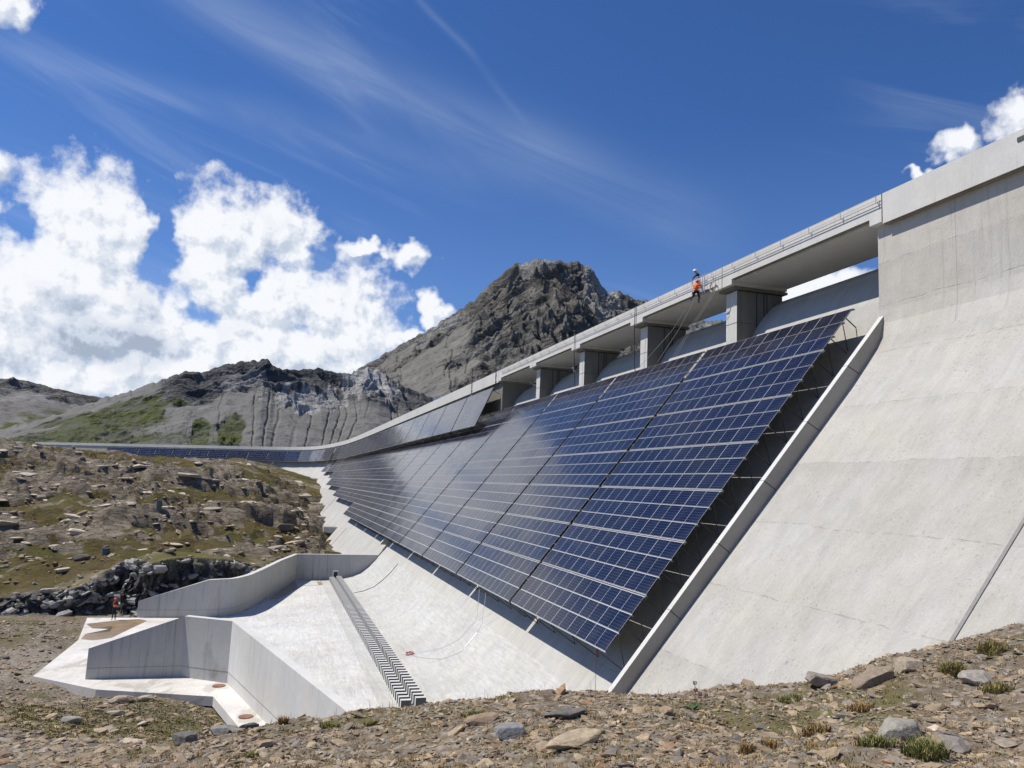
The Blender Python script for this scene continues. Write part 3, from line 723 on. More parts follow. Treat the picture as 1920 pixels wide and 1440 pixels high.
# ------------------------------------------------------------------ terrain
LOW = [(0, 0, -1.6), (0, -6, -1.4), (4, 0, -1.35), (-5, 0, -2.3), (-12, -5, -3.2), (8, -8, .2), (-20, 5, -6.5), (-14, 14, -6.6), (-8, 9, -4.4), (-5, 5, -2.9), (-.3, 12.2, -3.64), (.7, 12.4, -3.55), (1.8, 12.6, -3.46), (2.6, 12.3, -3.36), (4.2, 11.8, -3.2),
 (5.0, 11.6, -3.14), (6.5, 11.1, -3.09), (7.6, 11.3, -3.13), (9.0, 11.4, -3.07), (9.9, 11.1, -2.68), (11.6, 11.0, -2.35), (13.3, 11.0, -2.04), (2.1, 6.5, -2.35), (4.5, 5.8, -2.24),
 (5.8, 4.8, -2.0), (.2, 8.2, -2.82), (8.6, 7.2, -2.13), (5.5, 8.2, -2.64), (3.2, 8.9, -2.75), (1.5, 10, -3.25), (-1, 13, -4.02), (-2.2, 14.5, -4.68), (-12.9, 48.7, -11.25), (-8.4, 39.8, -10.6),
 (-7.1, 27.5, -7.9), (-4.1, 20, -6.12), (-2.7, 21.8, -6.6), (-4.2, 41.8, -11.35), (-1.5, 36.7, -11.3), (-2.8, 33.8, -10.6), (-4.3, 16.8, -5.47), (-20, 40, -9.0), (-28, 30, -7),
 (11.5, 4, -.9), (14, 0, .6), (20, -10, 4), (16.5, 8, -1.0), (17, 12, -1.9), (15.6, 14.6, -4.2), (14.2, 16.6, -5.9), (12.6, 19.5, -8.2), (11, 17, -6.3), (8, 17, -6.4), (4, 17.5, -6.3), (1, 17.5, -6.2), (4, 21, -9), (9, 22, -9.8), (0, 23, -8.4),
 (12, 25, -11), (6, 28, -12), (2, 28, -11.6), (1, 33, -11.6), (8, 40, -12.8), (5, 60, -12.8), (8, 85, -12.8), (0, 60, -12.8), (-6, 57, -12.4), (-10, 60, -12.3), (-13.8, 62, -11.7), (-13.4, 54, -11.8), (-20, 60, -11.8), (-30, 58, -11.7), (-45, 50, -10.5),
 (-14.5, 68, -11.7), (-22, 67, -11.6), (-35, 62, -11.5), (-5, 70, -12.2), (2, 88, -12.2), (9, 92, -12.3), (-60, 50, -9), (-10, 46, -11.6), (-6, 45, -11.5)]
HIGH = [(-19.4, 70.6, -10.3), (-16, 71.6, -9.8), (-12.8, 72.6, -8.9), (-10.9, 72.9, -7.77), (-8.8, 75.4, -7.07), (-6, 78.8, -7.33), (-3.2, 81.2, -8.1), (-.7, 83.8, -9.0), (-19.6, 86.3, -9.02), (-24.5, 87.9, -9.76),
 (-17.8, 101.4, -7.47), (-23.7, 103.2, -7.74), (-29.7, 105, -8.01), (-13.3, 110.4, -6.63), (-6.2, 103.1, -7.31), (.2, 94, -8.92), (3.2, 95.2, -9.17), (-4.2, 128.6, -5.76), (4.2, 136.9, -7.63),
 (8.4, 146.5, -9.97), (9.3, 127.4, -11.28), (8.5, 105, -11), (9, 95, -10.8), (-14.4, 152.5, -3.31), (-25.2, 140.1, -4.38), (-37.6, 143.9, -4.94), (-.7, 174.6, -3.15), (-40.6, 170.6, -.56), (-27.3, 177.2, -.97),
 (-13.7, 204.4, 1.01), (-1.4, 226.9, 1.79), (-48.9, 167.8, 0), (7.4, 245.8, -1.68), (-2, 289.8, 5.4), (-11.9, 308.3, 7.3), (-20.7, 300.6, 6.1), (-28.8, 292.7, 4.8), (-38.1, 285, 5.0),
 (-45, 276.5, 5.2), (-49.4, 267.5, 4.0), (-53.9, 248, 2.2), (-54.6, 226.8, 4.6), (-56.9, 216.9, 4.9), (-61.1, 207.7, 4.5), (10.9, 213.7, -6.2), (10.2, 234.6, -3.02), (6.2, 274.1, 2.17), (11.5, 250, -2), (12, 275, 1), (11, 178, -9.3),
 (-40, 320, 0), (-70, 330, -2), (-60, 380, -2), (-100, 300, 1), (-110, 200, 4), (-90, 150, 1), (-70, 110, -6), (-50, 80, -9), (-5, 330, 0), (-90, 400, -3), (20, 300, 0), (-140, 440, 2), (0, 370, 2), (-40, 88, -9.5)]
K_ = lambda P: [(x * K, y * K, z * K) if math.hypot(x, y) > 26 else (x, y, z) for x, y, z in P]
def rbf(P, c=1.5):
    P = np.array(P, float); d = np.sqrt(((P[:, None, :2] - P[None, :, :2]) ** 2).sum(-1) + c * c); n = len(P)
    A = np.zeros((n + 3, n + 3)); A[:n, :n] = d; Q = np.c_[np.ones(n), P[:, :2]]; A[:n, n:] = Q; A[n:, :n] = Q.T
    A[:n, :n] += -1e-3 * np.eye(n)
    w = np.linalg.solve(A, np.r_[P[:, 2], 0, 0, 0])
    def f(x, y):
        out = w[n] + w[n + 1] * x + w[n + 2] * y
        for i in range(n): out = out + w[i] * np.sqrt((x - P[i, 0]) ** 2 + (y - P[i, 1]) ** 2 + c * c)
        return out
    return f
fL = rbf(K_(LOW)); fH = rbf(K_(HIGH), 3)
CL = [(-200, 40), (-60, 60), (-35, 64.5), (-22, 68.3), (-15.5, 70.6), (-13.2, 71.6), (-11.6, 74.6), (-10.9, 74.4), (-9.9, 70.2), (-9.0, 69.6), (-7.4, 70.9), (-4.5, 72.8), (-1.8, 75.4), (.2, 80), (1.6, 86), (3.2, 90), (9, 91), (30, 92)]
CL = [(x * K, y * K) for x, y in CL]
def cliff_sd(x, y):
    best = np.full(np.shape(x), 1e9); sg = np.zeros(np.shape(x))
    for (ax, ay), (bx, by) in zip(CL, CL[1:]):
        dx, dy = bx - ax, by - ay; t = np.clip(((x - ax) * dx + (y - ay) * dy) / (dx * dx + dy * dy), 0, 1)
        ex = x - ax - t * dx; ey = y - ay - t * dy; d = np.hypot(ex, ey); s = np.sign(dx * (y - ay) - dy * (x - ax))
        m = d < best; best = np.where(m, d, best); sg = np.where(m, s, sg)
    return best * sg
AP = [(5.95, 26.9), (5.95, 87.6), (3.4, 87.6), (1.7, 81), (.1, 73.8), (-1, 69.6), (-2.1, 67.1), (-4, 66.7), (-9.2, 68.3), (-12.9, 69.4), (-11.6, 60.3), (-11.75, 50.4), (-7.84, 46.4), (-1.9, 43.2), (.5, 34), (2.2, 26.6)]
AP = [(x * K, y * K if y > 28 else y) for x, y in AP]
def poly_sd(P, x, y):
    ins = np.zeros(np.shape(x), bool); best = np.full(np.shape(x), 1e9)
    for i in range(len(P)):
        ax, ay = P[i]; bx, by = P[(i + 1) % len(P)]
        c = ((ay > y) != (by > y)) & (x < (bx - ax) * (y - ay) / (by - ay + 1e-12) + ax); ins ^= c
        dx, dy = bx - ax, by - ay; t = np.clip(((x - ax) * dx + (y - ay) * dy) / (dx * dx + dy * dy), 0, 1)
        best = np.minimum(best, np.hypot(x - ax - t * dx, y - ay - t * dy))
    return np.where(ins, -best, best)
WHALE = [(1 * K, 139 * K, 17 * K, 5 * K, .75, 2.0), (-8 * K, 120 * K, 6, 3, .4, .9), (-32 * K, 150 * K, 15, 8, .1, 2.2), (-43 * K, 140 * K, 9, 5, .3, 1.6), (-17 * K, 116 * K, 9, 4, .2, 1.1), (-24 * K, 128 * K, 7, 4, .5, 1.0),
 (-3 * K, 96 * K, 5.5, 2.6, .5, .8), (0, 101 * K, 5, 2.6, .2, .8), (-16 * K, 172 * K, 17, 6, .05, 2.4), (-36 * K, 186 * K, 14, 6, -.1, 2.0), (-3 * K, 196 * K, 14, 6, .5, 2.4), (-52 * K, 188 * K, 14, 6, .1, 1.6),
 (-20 * K, 232 * K, 20, 8, 0, .9), (-46 * K, 232 * K, 14, 7, .1, 1.6), (2 * K, 248 * K, 12, 6, .6, 1.0), (-10 * K, 280 * K, 12, 7, 0, .4), (-26 * K, 100 * K, 6, 3, .3, .9), (-34 * K, 112 * K, 8, 4, .2, 1.2), (6 * K, 158 * K, 9, 4, 1.0, 1.6), (7 * K, 118 * K, 6, 3, .9, 1.0), (-12 * K, 88 * K, 5, 2.4, .1, .7)]
def terrain(x, y):
    lo = fL(x, y); hi = fH(x, y)
    r = np.hypot(x, y)
    far = sstep(r, 380, 520)
    sd = cliff_sd(x, y)
    jag = fbm(x / 4.5, y / 4.5, 4, 5) * 1.5 + ridged(x / 1.5, y / 1.5, 3, 8) * .35 - .3
    wd = 1.6 + 2.6 * sstep(-x, 14, 19); cw = sstep(sd + jag, -.3, wd)
    cw = np.where(y < 30, 0, cw)
    z = lo * (1 - cw) + hi * cw
    # rounded rock bosses and ledges on the far hill
    H = sstep(sd, 0, 8) * (1 - far)
    near = sstep(r, 60, 110)
    boss = (fbm(x / 26, y / 26, 3, 21) * 1.3 + (ridged(x / 21 + y / 60, y / 13, 4, 31) - 1.15) * 1.7) * near
    ph = (z * 1.0 + boss + x * .05 + y * .02) / 1.7 + fbm(x / 20, y / 20, 3, 44) * 1.4
    terr = (np.floor(ph) + sstep(ph - np.floor(ph), .76, .97) - ph) * 1.7
    H = H * (1 - .72 * sstep(r, 205, 270))
    z = z - 1.5 * sstep(r, 230, 285) * (1 - far)
    z = z + H * (boss * .9 + terr * 1.25 * sstep(fbm(x / 30, y / 30, 2, 66), -.25, .2) + fbm(x / 5, y / 5, 4, 51) * .34)
    wh = np.zeros_like(z)
    for cx, cy, rx, ry, ro, hh in WHALE:
        c_, s_ = math.cos(ro), math.sin(ro); m_ = (np.abs(x - cx) < rx * 1.6) & (np.abs(y - cy) < rx * 1.6)
        if not m_.any(): continue
        xs, ys = x[m_], y[m_]; wx_ = fbm(xs / (rx * .5), ys / (rx * .5), 4, int(abs(cx * 7)) + 3)
        u = ((xs - cx) * c_ + (ys - cy) * s_) / rx + wx_ * .22; v = (-(xs - cx) * s_ + (ys - cy) * c_) / ry + wx_ * .3
        v = np.where(v < 0, v * 1.25, v * .8); rho = u * u + v * v
        b_ = np.clip(1 - rho, 0, 1) ** .45 * (1 + .25 * fbm(xs / 2.5, ys / 2.5, 3, 14)); st_ = .5 * np.abs(((b_ * hh + xs * .05) / .55) % 1 - .5)
        z[m_] = z[m_] + (b_ * hh + st_ * .25 * (b_ > .02)) ; wh[m_] = np.maximum(wh[m_], sstep(b_ + .5 * fbm(xs / 3, ys / 2, 3, 15), .25, .6))
    terrain.wh = wh
    cl = cw * (1 - cw) * 4
    z = z + cl * (ridged(x / 1.6 + z * .3, y / 1.6, 4, 71) - 1.0) * .55
    # lower, nearer ground
    lw = (1 - sstep(sd, -2, 2))
    z = z + lw * (fbm(x / 6, y / 6, 3, 3) * .22 * sstep(r, 12, 26) + fbm(x / 1.7, y / 1.7, 4, 4) * .085 + fbm(x / .35, y / .35, 3, 6) * .02)
    z = z + lw * sstep(-fbm(x / 3.3, y / 3.3, 2, 9), .1, .5) * -.08
    # keep the ground under the paved parts
    ps = poly_sd(AP, x, y); fl = np.where(x >= 4 * K, KF, KF - .045 * (4 * K - x))
    z = np.where(ps < 1.2, np.minimum(z, fl - .12 - .5 * sstep(-ps, -.1, .6)), z)
    z = np.where((x > 5) & (y > 27) & (y < 94), np.minimum(z, -14), z)
    z = z * (1 - far) + far * (-6 - sstep(r, 600, 4000) * 120)
    return z, cw, sd
nt_, nr_ = 1250, 700
th = np.concatenate([np.linspace(-math.pi, -1.15, 90)[:-1], np.linspace(-1.15, 1.35, nt_), np.linspace(1.35, math.pi, 60)[1:]])
rr = .6 * (9000 / .6) ** (np.linspace(0, 1, nr_) ** .93)
# denser rings where the cliff and the hill stand
rr = np.unique(np.concatenate([rr, np.linspace(72, 90, 150), np.linspace(90, 340, 330)]))
TH, RR = np.meshgrid(th, rr, indexing='ij'); GX = np.sin(TH) * RR; GY = np.cos(TH) * RR
GZ, CW, SD = terrain(GX, GY); WH = terrain.wh
# sideways crag displacement on the cliff so it is not a pure height field
cl = np.clip(CW * (1 - CW) * 4, 0, 1)
GXd = GX + cl * fbm(GX / 1.2 + GZ * .5, GZ / 1.0, 4, 91) * .7; GYd = GY - cl * (ridged(GX / 1.5 + GZ * .6, GZ / 1.1 - GX * .3, 4, 95) - 1) * 1.1
A, B = GX.shape
idx = np.arange(A * B).reshape(A, B)
F = np.stack([idx[:-1, :-1], idx[:-1, 1:], idx[1:, 1:], idx[1:, :-1]], -1).reshape(-1, 4)[:, ::-1]
hf = sstep(SD, 0, 6) * sstep(np.hypot(GX, GY), 60, 80)
slope = np.hypot(np.gradient(GZ, axis=1) / (np.gradient(RR, axis=1) + 1e-6), np.gradient(GZ, axis=0) / (np.gradient(TH, axis=0) * RR + 1e-6))
rock = np.clip(sstep(fbm(GX / 22 + .3, GY / 14, 4, 33) + .5 * fbm(GX / 5, GY / 4, 3, 35), .18, .42) * hf * .6 + sstep(slope, 1.1, 1.7) * hf + WH, 0, 1)
grn = sstep(fbm(GX / 14, GY / 11, 4, 41) + .5 * fbm(GX / 3, GY / 3, 2, 42), -.1, .5)
grn = np.where(SD < 0, sstep(fbm(GX / 2.6, GY / 2.6, 4, 43), -.02, .5), grn)
# grass in the small pit beside the slab
pit = sstep(7.5 - np.hypot((GX + 4) / 1.0, (GY - 38) / 1.0), 0, 3)
grn = np.clip(grn + pit * .8, 0, 1)
mud = sstep(fbm(GX / 9, GY / 7, 3, 47), .0, .4) * sstep(-SD, 0, 2) * sstep(GY, 48, 54)
def ground_material():
    m, t, b = new_mat('alpine_ground')
    tc = t.n('ShaderNodeTexCoord'); P = tc.outputs['Object']
    at = t.n('ShaderNodeAttribute', attribute_name='mask'); R, Gn, K = t.xyz(at.outputs['Color'])[:3]
    at2 = t.n('ShaderNodeAttribute', attribute_name='mask2'); Fr, Md, Nr = t.xyz(at2.outputs['Color'])[:3]
    n1 = t.noise(P, .5, 8, .65); n2 = t.noise(P, 5, 6, .65); n3 = t.noise(P, 30, 4, .6)
    vo = t.n('ShaderNodeTexVoronoi', {'Vector': t.vm('MULTIPLY', P, (1, 1, 2.5)), 'Scale': 5.0})
    vo2 = t.n('ShaderNodeTexVoronoi', {'Vector': P, 'Scale': 17.0})
    # gravelly soil
    soil = t.mix(t.mr(n2, .35, .65), (.10, .075, .048), (.20, .16, .11))
    chips = t.mix(t.xyz(vo.outputs['Color'])[0], (.20, .185, .165), (.36, .32, .265))
    soil = t.mix(t.mr(vo.outputs['Distance'], .52, .25, 0, .75), soil, chips)
    chips2 = t.mix(t.xyz(vo2.outputs['Color'])[0], (.14, .125, .11), (.32, .29, .25))
    soil = t.mix(t.mr(vo2.outputs['Distance'], .5, .2, 0, .55), soil, chips2)
    grass = t.mix(t.mr(n2, .35, .65), (.075, .066, .018), (.15, .122, .042))
    grass = t.mix(t.mr(n1, .42, .62), grass, (.075, .085, .018))
    gm = t.m('MULTIPLY', Gn, t.mr(n2, .36, .56, .25, 1))
    c = t.mix(t.m('MULTIPLY', gm, .85), soil, grass)
    # hill turf : olive brown, with bare brown patches
    turf = t.mix(t.mr(n1, .35, .65), (.20, .15, .065), (.28, .225, .085))
    turf = t.mix(t.m('MULTIPLY', Gn, t.mr(n2, .3, .6, .4, 1)), turf, (.175, .17, .045))
    turf = t.mix(t.mr(t.noise(P, 1.7, 7, .7), .54, .68, 0, .6), turf, (.22, .175, .12))
    turf = t.mix(t.mr(t.noise(P, 3.3, 5, .7), .62, .70, 0, .6), turf, (.36, .30, .23))
    dark_r = t.noise(t.vm('MULTIPLY', P, (.6, .6, 3.2)), 1.1, 8, .68, .8)
    rockc = t.mix(t.mr(dark_r, .34, .58), (.22, .178, .125), (.56, .475, .36))
    crack = t.n('ShaderNodeTexVoronoi', {'Vector': t.vm('ADD', t.vm('MULTIPLY', P, (.35, .6, 1.2)), t.vm('SCALE', t.comb(n1, n2, n1), 1.6)), 'Scale': .8}); crack.feature = 'DISTANCE_TO_EDGE'
    rockc = t.mix(t.mr(crack.outputs['Distance'], .0, .035, .75, 0), rockc, (.06, .052, .045))
    rockc = t.mix(t.mr(n2, .56, .70, 0, .45), rockc, (.10, .095, .05))
    hill = t.mix(t.m('MULTIPLY', t.mr(R, .1, .6), t.mr(n1, .28, .46, .55, 1), clamp=True), turf, rockc)
    # slate cliff : cool grey with warmer stains
    sv = t.vm('MULTIPLY', t.vm('ADD', P, t.vm('SCALE', t.comb(n1, n1, n2), 2)), (1.3, .8, 1.0))
    rot = t.n('ShaderNodeVectorRotate', {'Vector': sv, 'Angle': math.radians(40)}); rot.rotation_type = 'Y_AXIS'
    cn = t.noise(t.vm('MULTIPLY', rot.outputs[0], (.55, 1, 2.6)), 1.4, 8, .7)
    clf = t.mix(t.mr(cn, .34, .66), (.13, .128, .125), (.44, .425, .40))
    clf = t.mix(t.mr(n1, .60, .74, 0, .4), clf, (.24, .16, .10))
    hill = t.mix(K, hill, clf)
    c = t.mix(Fr, c, hill)
    c = t.mix(t.m('MULTIPLY', Md, .8), c, t.mix(t.mr(n2, .35, .65), (.17, .145, .115), (.34, .30, .25)))
    t.put(b.inputs['Base Color'], c); b.inputs['Roughness'].default_value = .92; b.inputs['Specular IOR Level'].default_value = .15
    hfar = t.m('ADD', t.m('MULTIPLY', t.m('ADD', dark_r, cn), .8), t.m('MULTIPLY', n2, .35))
    hfar = t.m('SUBTRACT', hfar, t.mr(crack.outputs['Distance'], 0, .05, .5, 0))
    hn = t.m('ADD', t.m('MULTIPLY', t.m('SUBTRACT', 1, vo.outputs['Distance']), .6), t.m('ADD', t.m('MULTIPLY', t.m('SUBTRACT', 1, vo2.outputs['Distance']), .25), t.m('MULTIPLY', n3, .15)))
    b1 = t.n('ShaderNodeBump', {'Height': hfar, 'Strength': Fr, 'Distance': 1.3})
    b2 = t.n('ShaderNodeBump', {'Height': hn, 'Strength': .7, 'Distance': .07, 'Normal': b1.outputs[0]})
    t.L.new(b2.outputs[0], b.inputs['Normal'])
    return m
M_ground = ground_material()
mask = np.stack([rock, grn, np.clip(cl * 1.6, 0, 1) * sstep(np.hypot(GX, GY), 50, 60) + sstep(slope, 1.2, 2) * (1 - sstep(np.hypot(GX, GY), 95, 110)) * sstep(SD, -2, 0)], -1).reshape(-1, 3)
mask2 = np.stack([np.maximum(hf, np.clip(cl * 2, 0, 1) * sstep(np.hypot(GX, GY), 50, 60)), mud, 1 - hf], -1).reshape(-1, 3)
V = np.stack([GXd, GYd, GZ], -1).reshape(-1, 3)
ter = np_mesh('terrain', V, F, M_ground, True, {'mask': np.clip(mask, 0, 1), 'mask2': np.clip(mask2, 0, 1)}); tag(ter, kind='structure')
def gz(x, y):
    z, _, _ = terrain(np.atleast_1d(np.asarray(x, float)), np.atleast_1d(np.asarray(y, float))); return z

# ------------------------------------------------------------------ loose stone
def stone_templates(rs, n=14, flat=.35):
    out = []
    for _ in range(n):
        k = rs.randint(5, 8); a = np.sort(rs.rand(k)) * 2 * np.pi; a = np.linspace(0, 2 * np.pi, k, endpoint=False) + (rs.rand(k) - .5) * .8
        r = .8 + .35 * rs.rand(k); x = np.cos(a) * r * 1.25; y = np.sin(a) * r * .85
        rows = []
        tilt = (rs.rand(2) - .5) * .5
        for z, sc_ in ((-flat, .82), (flat * .2, 1.0), (flat, .55 + .35 * rs.rand())):
            j = 1 + (rs.rand(k) - .5) * .16; rows.append(np.stack([x * sc_ * j, y * sc_ * j, z + (rs.rand(k) - .5) * flat * .5 + (x * tilt[0] + y * tilt[1]) * (z > 0) * .5], -1))
        top = rows[2].mean(0); top[2] += flat * .1
        V = np.vstack(rows + [top[None], rows[0].mean(0)[None]]); F = []
        for q in range(2):
            for j in range(k):
                a0, a1 = q * k + j, q * k + (j + 1) % k; F += [(a0, a1, a1 + k), (a0, a1 + k, a0 + k)]
        for j in range(k): F += [(2 * k + j, 2 * k + (j + 1) % k, 3 * k), ((j + 1) % k, j, 3 * k + 1)]
        out.append((V, np.array(F)))
    return out
rs = np.random.RandomState(7)
TPL = stone_templates(rs)
def stone_cloud(name, x, y, size, cols, mat, flatk=1.0, sink=.25, tilt=.35):
    z = gz(x, y); n = len(x); ti = rs.randint(0, len(TPL), n); Vs, Fs, Cs = [], [], []; off = 0
    for q in range(len(TPL)):
        I = np.where(ti == q)[0]
        if not len(I): continue
        V0, F0 = TPL[q]; a = rs.rand(len(I)) * 2 * np.pi; s = size[I]
        P = np.repeat(V0[None], len(I), 0) * s[:, None, None]; P[..., 2] *= (flatk * (.6 + .8 * rs.rand(len(I))))[:, None]
        # tilt about X, then Y, then spin
        for ax in (0, 1):
            g = rs.randn(len(I)) * tilt; c, s_ = np.cos(g)[:, None], np.sin(g)[:, None]
            if ax == 0: yy = P[..., 1] * c - P[..., 2] * s_; zz = P[..., 1] * s_ + P[..., 2] * c; P[..., 1] = yy; P[..., 2] = zz
            else: xx = P[..., 0] * c + P[..., 2] * s_; zz = -P[..., 0] * s_ + P[..., 2] * c; P[..., 0] = xx; P[..., 2] = zz
        c, s_ = np.cos(a)[:, None], np.sin(a)[:, None]
        xx = P[..., 0] * c - P[..., 1] * s_; yy = P[..., 0] * s_ + P[..., 1] * c
        P[..., 0] = xx + x[I][:, None]; P[..., 1] = yy + y[I][:, None]; P[..., 2] += (z[I] + s * .35 * flatk * (1 - sink * 2))[:, None]
        k = len(V0); Vs.append(P.reshape(-1, 3)); Fs.append((F0[None] + (np.arange(len(I)) * k)[:, None, None] + off).reshape(-1, 3)); Cs.append(np.repeat(cols[I], k, 0)); off += k * len(I)
    return np_mesh(name, np.vstack(Vs), np.vstack(Fs), mat, False, {'tint': np.vstack(Cs)})
def stone_material(name='slate_stone'):
    m, t, b = new_mat(name)
    at = t.n('ShaderNodeAttribute', attribute_name='tint'); tc = t.n('ShaderNodeTexCoord'); P = tc.outputs['Object']
    f = t.noise(P, 14, 6, .68, .5); k = t.mr(f, .3, .7, .68, 1.28)
    c = t.mix(1, at.outputs['Color'], t.comb(k, k, k), 'MULTIPLY')
    c = t.mix(t.mr(t.noise(P, 5, 4), .60, .72, 0, .45), c, (.24, .14, .07))
    c = t.mix(t.mr(t.noise(P, 33, 3), .64, .72, 0, .35), c, (.10, .10, .09))
    t.put(b.inputs['Base Color'], c); b.inputs['Roughness'].default_value = .85; b.inputs['Specular IOR Level'].default_value = .25
    bp = t.n('ShaderNodeBump', {'Height': t.m('ADD', f, t.m('MULTIPLY', t.noise(t.vm('MULTIPLY', P, (1, 1, 5)), 20, 4, .6), .6)), 'Strength': .6, 'Distance': .02}); t.L.new(bp.outputs[0], b.inputs['Normal'])
    return m
M_stone = stone_material()
PAL = np.array([(.30, .25, .19), (.36, .30, .225), (.27, .255, .235), (.22, .185, .15), (.40, .34, .26), (.17, .165, .16), (.33, .28, .22), (.235, .23, .22), (.30, .21, .15), (.48, .45, .41)])
PW_ = np.array([.2, .15, .14, .14, .09, .06, .12, .04, .04, .02])
def tints(n):
    c = PAL[rs.choice(len(PAL), n, p=PW_)] * np.array([1.0, .92, .79]) * (1 + (rs.rand(n, 1) - .5) * .35); return c.astype(np.float32)
# near scree: denser close to the camera, in view only
def sector(n, r0, r1, a0, a1, p=1.0):
    u = rs.rand(n); r = r0 * (r1 / r0) ** (u ** p); a = a0 + (a1 - a0) * rs.rand(n); return np.sin(a) * r, np.cos(a) * r, r
X0, Y0, R0_ = sector(100000, 5.2, 19, -.45, 1.30)
patch = fbm(X0 / 1.1, Y0 / 1.1, 3, 81)
keep = patch + rs.rand(len(X0)) * .9 > .12
X0, Y0, R0_ = X0[keep], Y0[keep], R0_[keep]
sz = np.clip(np.exp(rs.randn(len(X0)) * .55) * .0175 * (R0_ / 9) ** .4, .008, .13)
o = stone_cloud('scree', X0, Y0, sz, tints(len(X0)), M_stone, .55, .32, .3); tag(o, 'ground cover of small broken flat slate stones on the slope at the front', 'scree', kind='stuff')
X0, Y0, R0_ = sector(2400, 5.5, 17, -.45, 1.30)
sz = np.clip(np.exp(rs.randn(len(X0)) * .45) * .048, .03, .15)
o = stone_cloud('scree', X0, Y0, sz, tints(len(X0)), M_stone, .5, .34, .22); tag(o, 'hand-sized flat stones strewn over the gravel slope at the front', 'scree', kind='stuff')
# left mound, pit and flat ground by the slab
X0, Y0, R0_ = sector(26000, 15, 75, -.62, .08, .8)
ok = (poly_sd(AP, X0, Y0) > .25) & (cliff_sd(X0, Y0) < -.3); X0, Y0, R0_ = X0[ok], Y0[ok], R0_[ok]
sz = np.clip(np.exp(rs.randn(len(X0)) * .55) * .055 * (R0_ / 30) ** .45, .03, .42)
tt = tints(len(X0)) * np.where(rs.rand(len(X0), 1) < .5, .85, 1.05)
o = stone_cloud('scree', X0, Y0, sz, tt, M_stone, .6, .25, .2); tag(o, 'broken grey gravel covering the mound and flat ground left of the slab', 'scree', kind='stuff')
# rubble on the hill beyond
X0, Y0, R0_ = sector(9000, 74, 240, -.5, .1, .8)
ok = (cliff_sd(X0, Y0) > 2) & (X0 < 9); X0, Y0, R0_ = X0[ok], Y0[ok], R0_[ok]
ok = fbm(X0 / 9, Y0 / 7, 3, 55) + rs.rand(len(X0)) * .6 > .25; X0, Y0, R0_ = X0[ok], Y0[ok], R0_[ok]
sz = np.clip(np.exp(rs.randn(len(X0)) * .6) * .15, .08, .8)
o = stone_cloud('rubble', X0, Y0, sz, tints(len(X0)) * .95, M_stone, .8, .25, .25); tag(o, 'loose stones scattered over the grassy rock hill on the left', 'rubble', kind='stuff')

# bedrock slabs breaking through the turf, and broken rock on the cut face
rs = np.random.RandomState(21)
X0, Y0, R0_ = sector(3200, 84, 300, -.42, .05, .75); ok = (cliff_sd(X0, Y0) > 2.5) & (X0 < 10); X0, Y0, R0_ = X0[ok], Y0[ok], R0_[ok]
terrain(X0, Y0); w_ = terrain.wh + .9 * (fbm(X0 / 11, Y0 / 8, 3, 155) > .28); ok = rs.rand(len(X0)) < w_ * .55 + .015; X0, Y0, R0_ = X0[ok], Y0[ok], R0_[ok]
sz = np.clip(np.exp(rs.randn(len(X0)) * .5) * .7 * (R0_ / 150) ** .5, .3, 2.4)
tt = (np.array([.50, .43, .33]) * (.75 + .5 * rs.rand(len(X0), 1))).astype(np.float32)
o = stone_cloud('bedrock', X0, Y0, sz, tt, M_stone, .5, .98, .10); tag(o, 'pale flat bedrock slabs showing through the turf of the left hill', 'bedrock', kind='stuff')
X0 = -45 + 50 * rs.rand(26000); Y0 = 62 + 40 * rs.rand(26000); sd_ = cliff_sd(X0, Y0); ok = (sd_ > -.9) & (sd_ < 2.4 + 2.2 * (X0 < -15)) & (poly_sd(AP, X0, Y0) > .3) & (np.hypot(X0 + 11.4, Y0 - 72.1) > 1.5); X0, Y0 = X0[ok][:1500], Y0[ok][:1500]
sz = np.clip(np.exp(rs.randn(len(X0)) * .45) * .40, .16, 1.2)
tt = (np.array([.31, .30, .275]) * (.9 + .3 * rs.rand(len(X0), 1))).astype(np.float32)
o = stone_cloud('cliff_rock', X0, Y0, sz, tt, M_stone, .8, 1.8, .25); tag(o, 'fractured grey rock of the low cut cliff behind the standing person', 'rock', kind='stuff')
rs = np.random.RandomState(33)

# single boulders that can be pointed at
def boulder(x, y, sx, sy, szz, rot, col, label, seed, name='boulder', bands=0, sink=.3, tilt=(0, 0)):
    import bmesh
    bm = bmesh.new(); bmesh.ops.create_icosphere(bm, subdivisions=4, radius=1)
    r = np.random.RandomState(seed); pl = []
    for i in range(16):
        d = r.randn(3); d /= np.linalg.norm(d); pl.append((d, .62 + .3 * r.rand()))
    pl += [(np.array((0, 0, 1.)), .62), (np.array((.15, .1, -1.)), .7)]
    for v in bm.verts:
        p = np.array(v.co)
        for d, k in pl:
            e = p @ d - k
            if e > 0: p = p - d * e * .96
        p = p * (1 + .03 * float(fbm(p[0] * 3 + seed, p[1] * 3 + p[2] * 2, 3, seed)))
        v.co = p
    Mx = Matrix.Rotation(rot, 4, 'Z') @ Matrix.Rotation(tilt[0], 4, 'X') @ Matrix.Rotation(tilt[1], 4, 'Y') @ Matrix.Diagonal((sx, sy, szz, 1))
    bm.transform(Mx); me = bpy.data.meshes.new(name); bm.to_mesh(me); bm.free()
    a = me.color_attributes.new('tint', 'FLOAT_COLOR', 'POINT'); a.data.foreach_set('color', np.tile(np.array((*col, 1), np.float32), len(me.vertices)))
    me.materials.append(M_stone); z = float(gz(x, y)[0])
    o = link(name, me); o.location = (x, y, z + szz * (1 - sink) * .6); return tag(o, label, 'boulder')
GREY, TAN, DK, WARM = (.34, .32, .28), (.36, .30, .22), (.15, .14, .125), (.27, .215, .155)
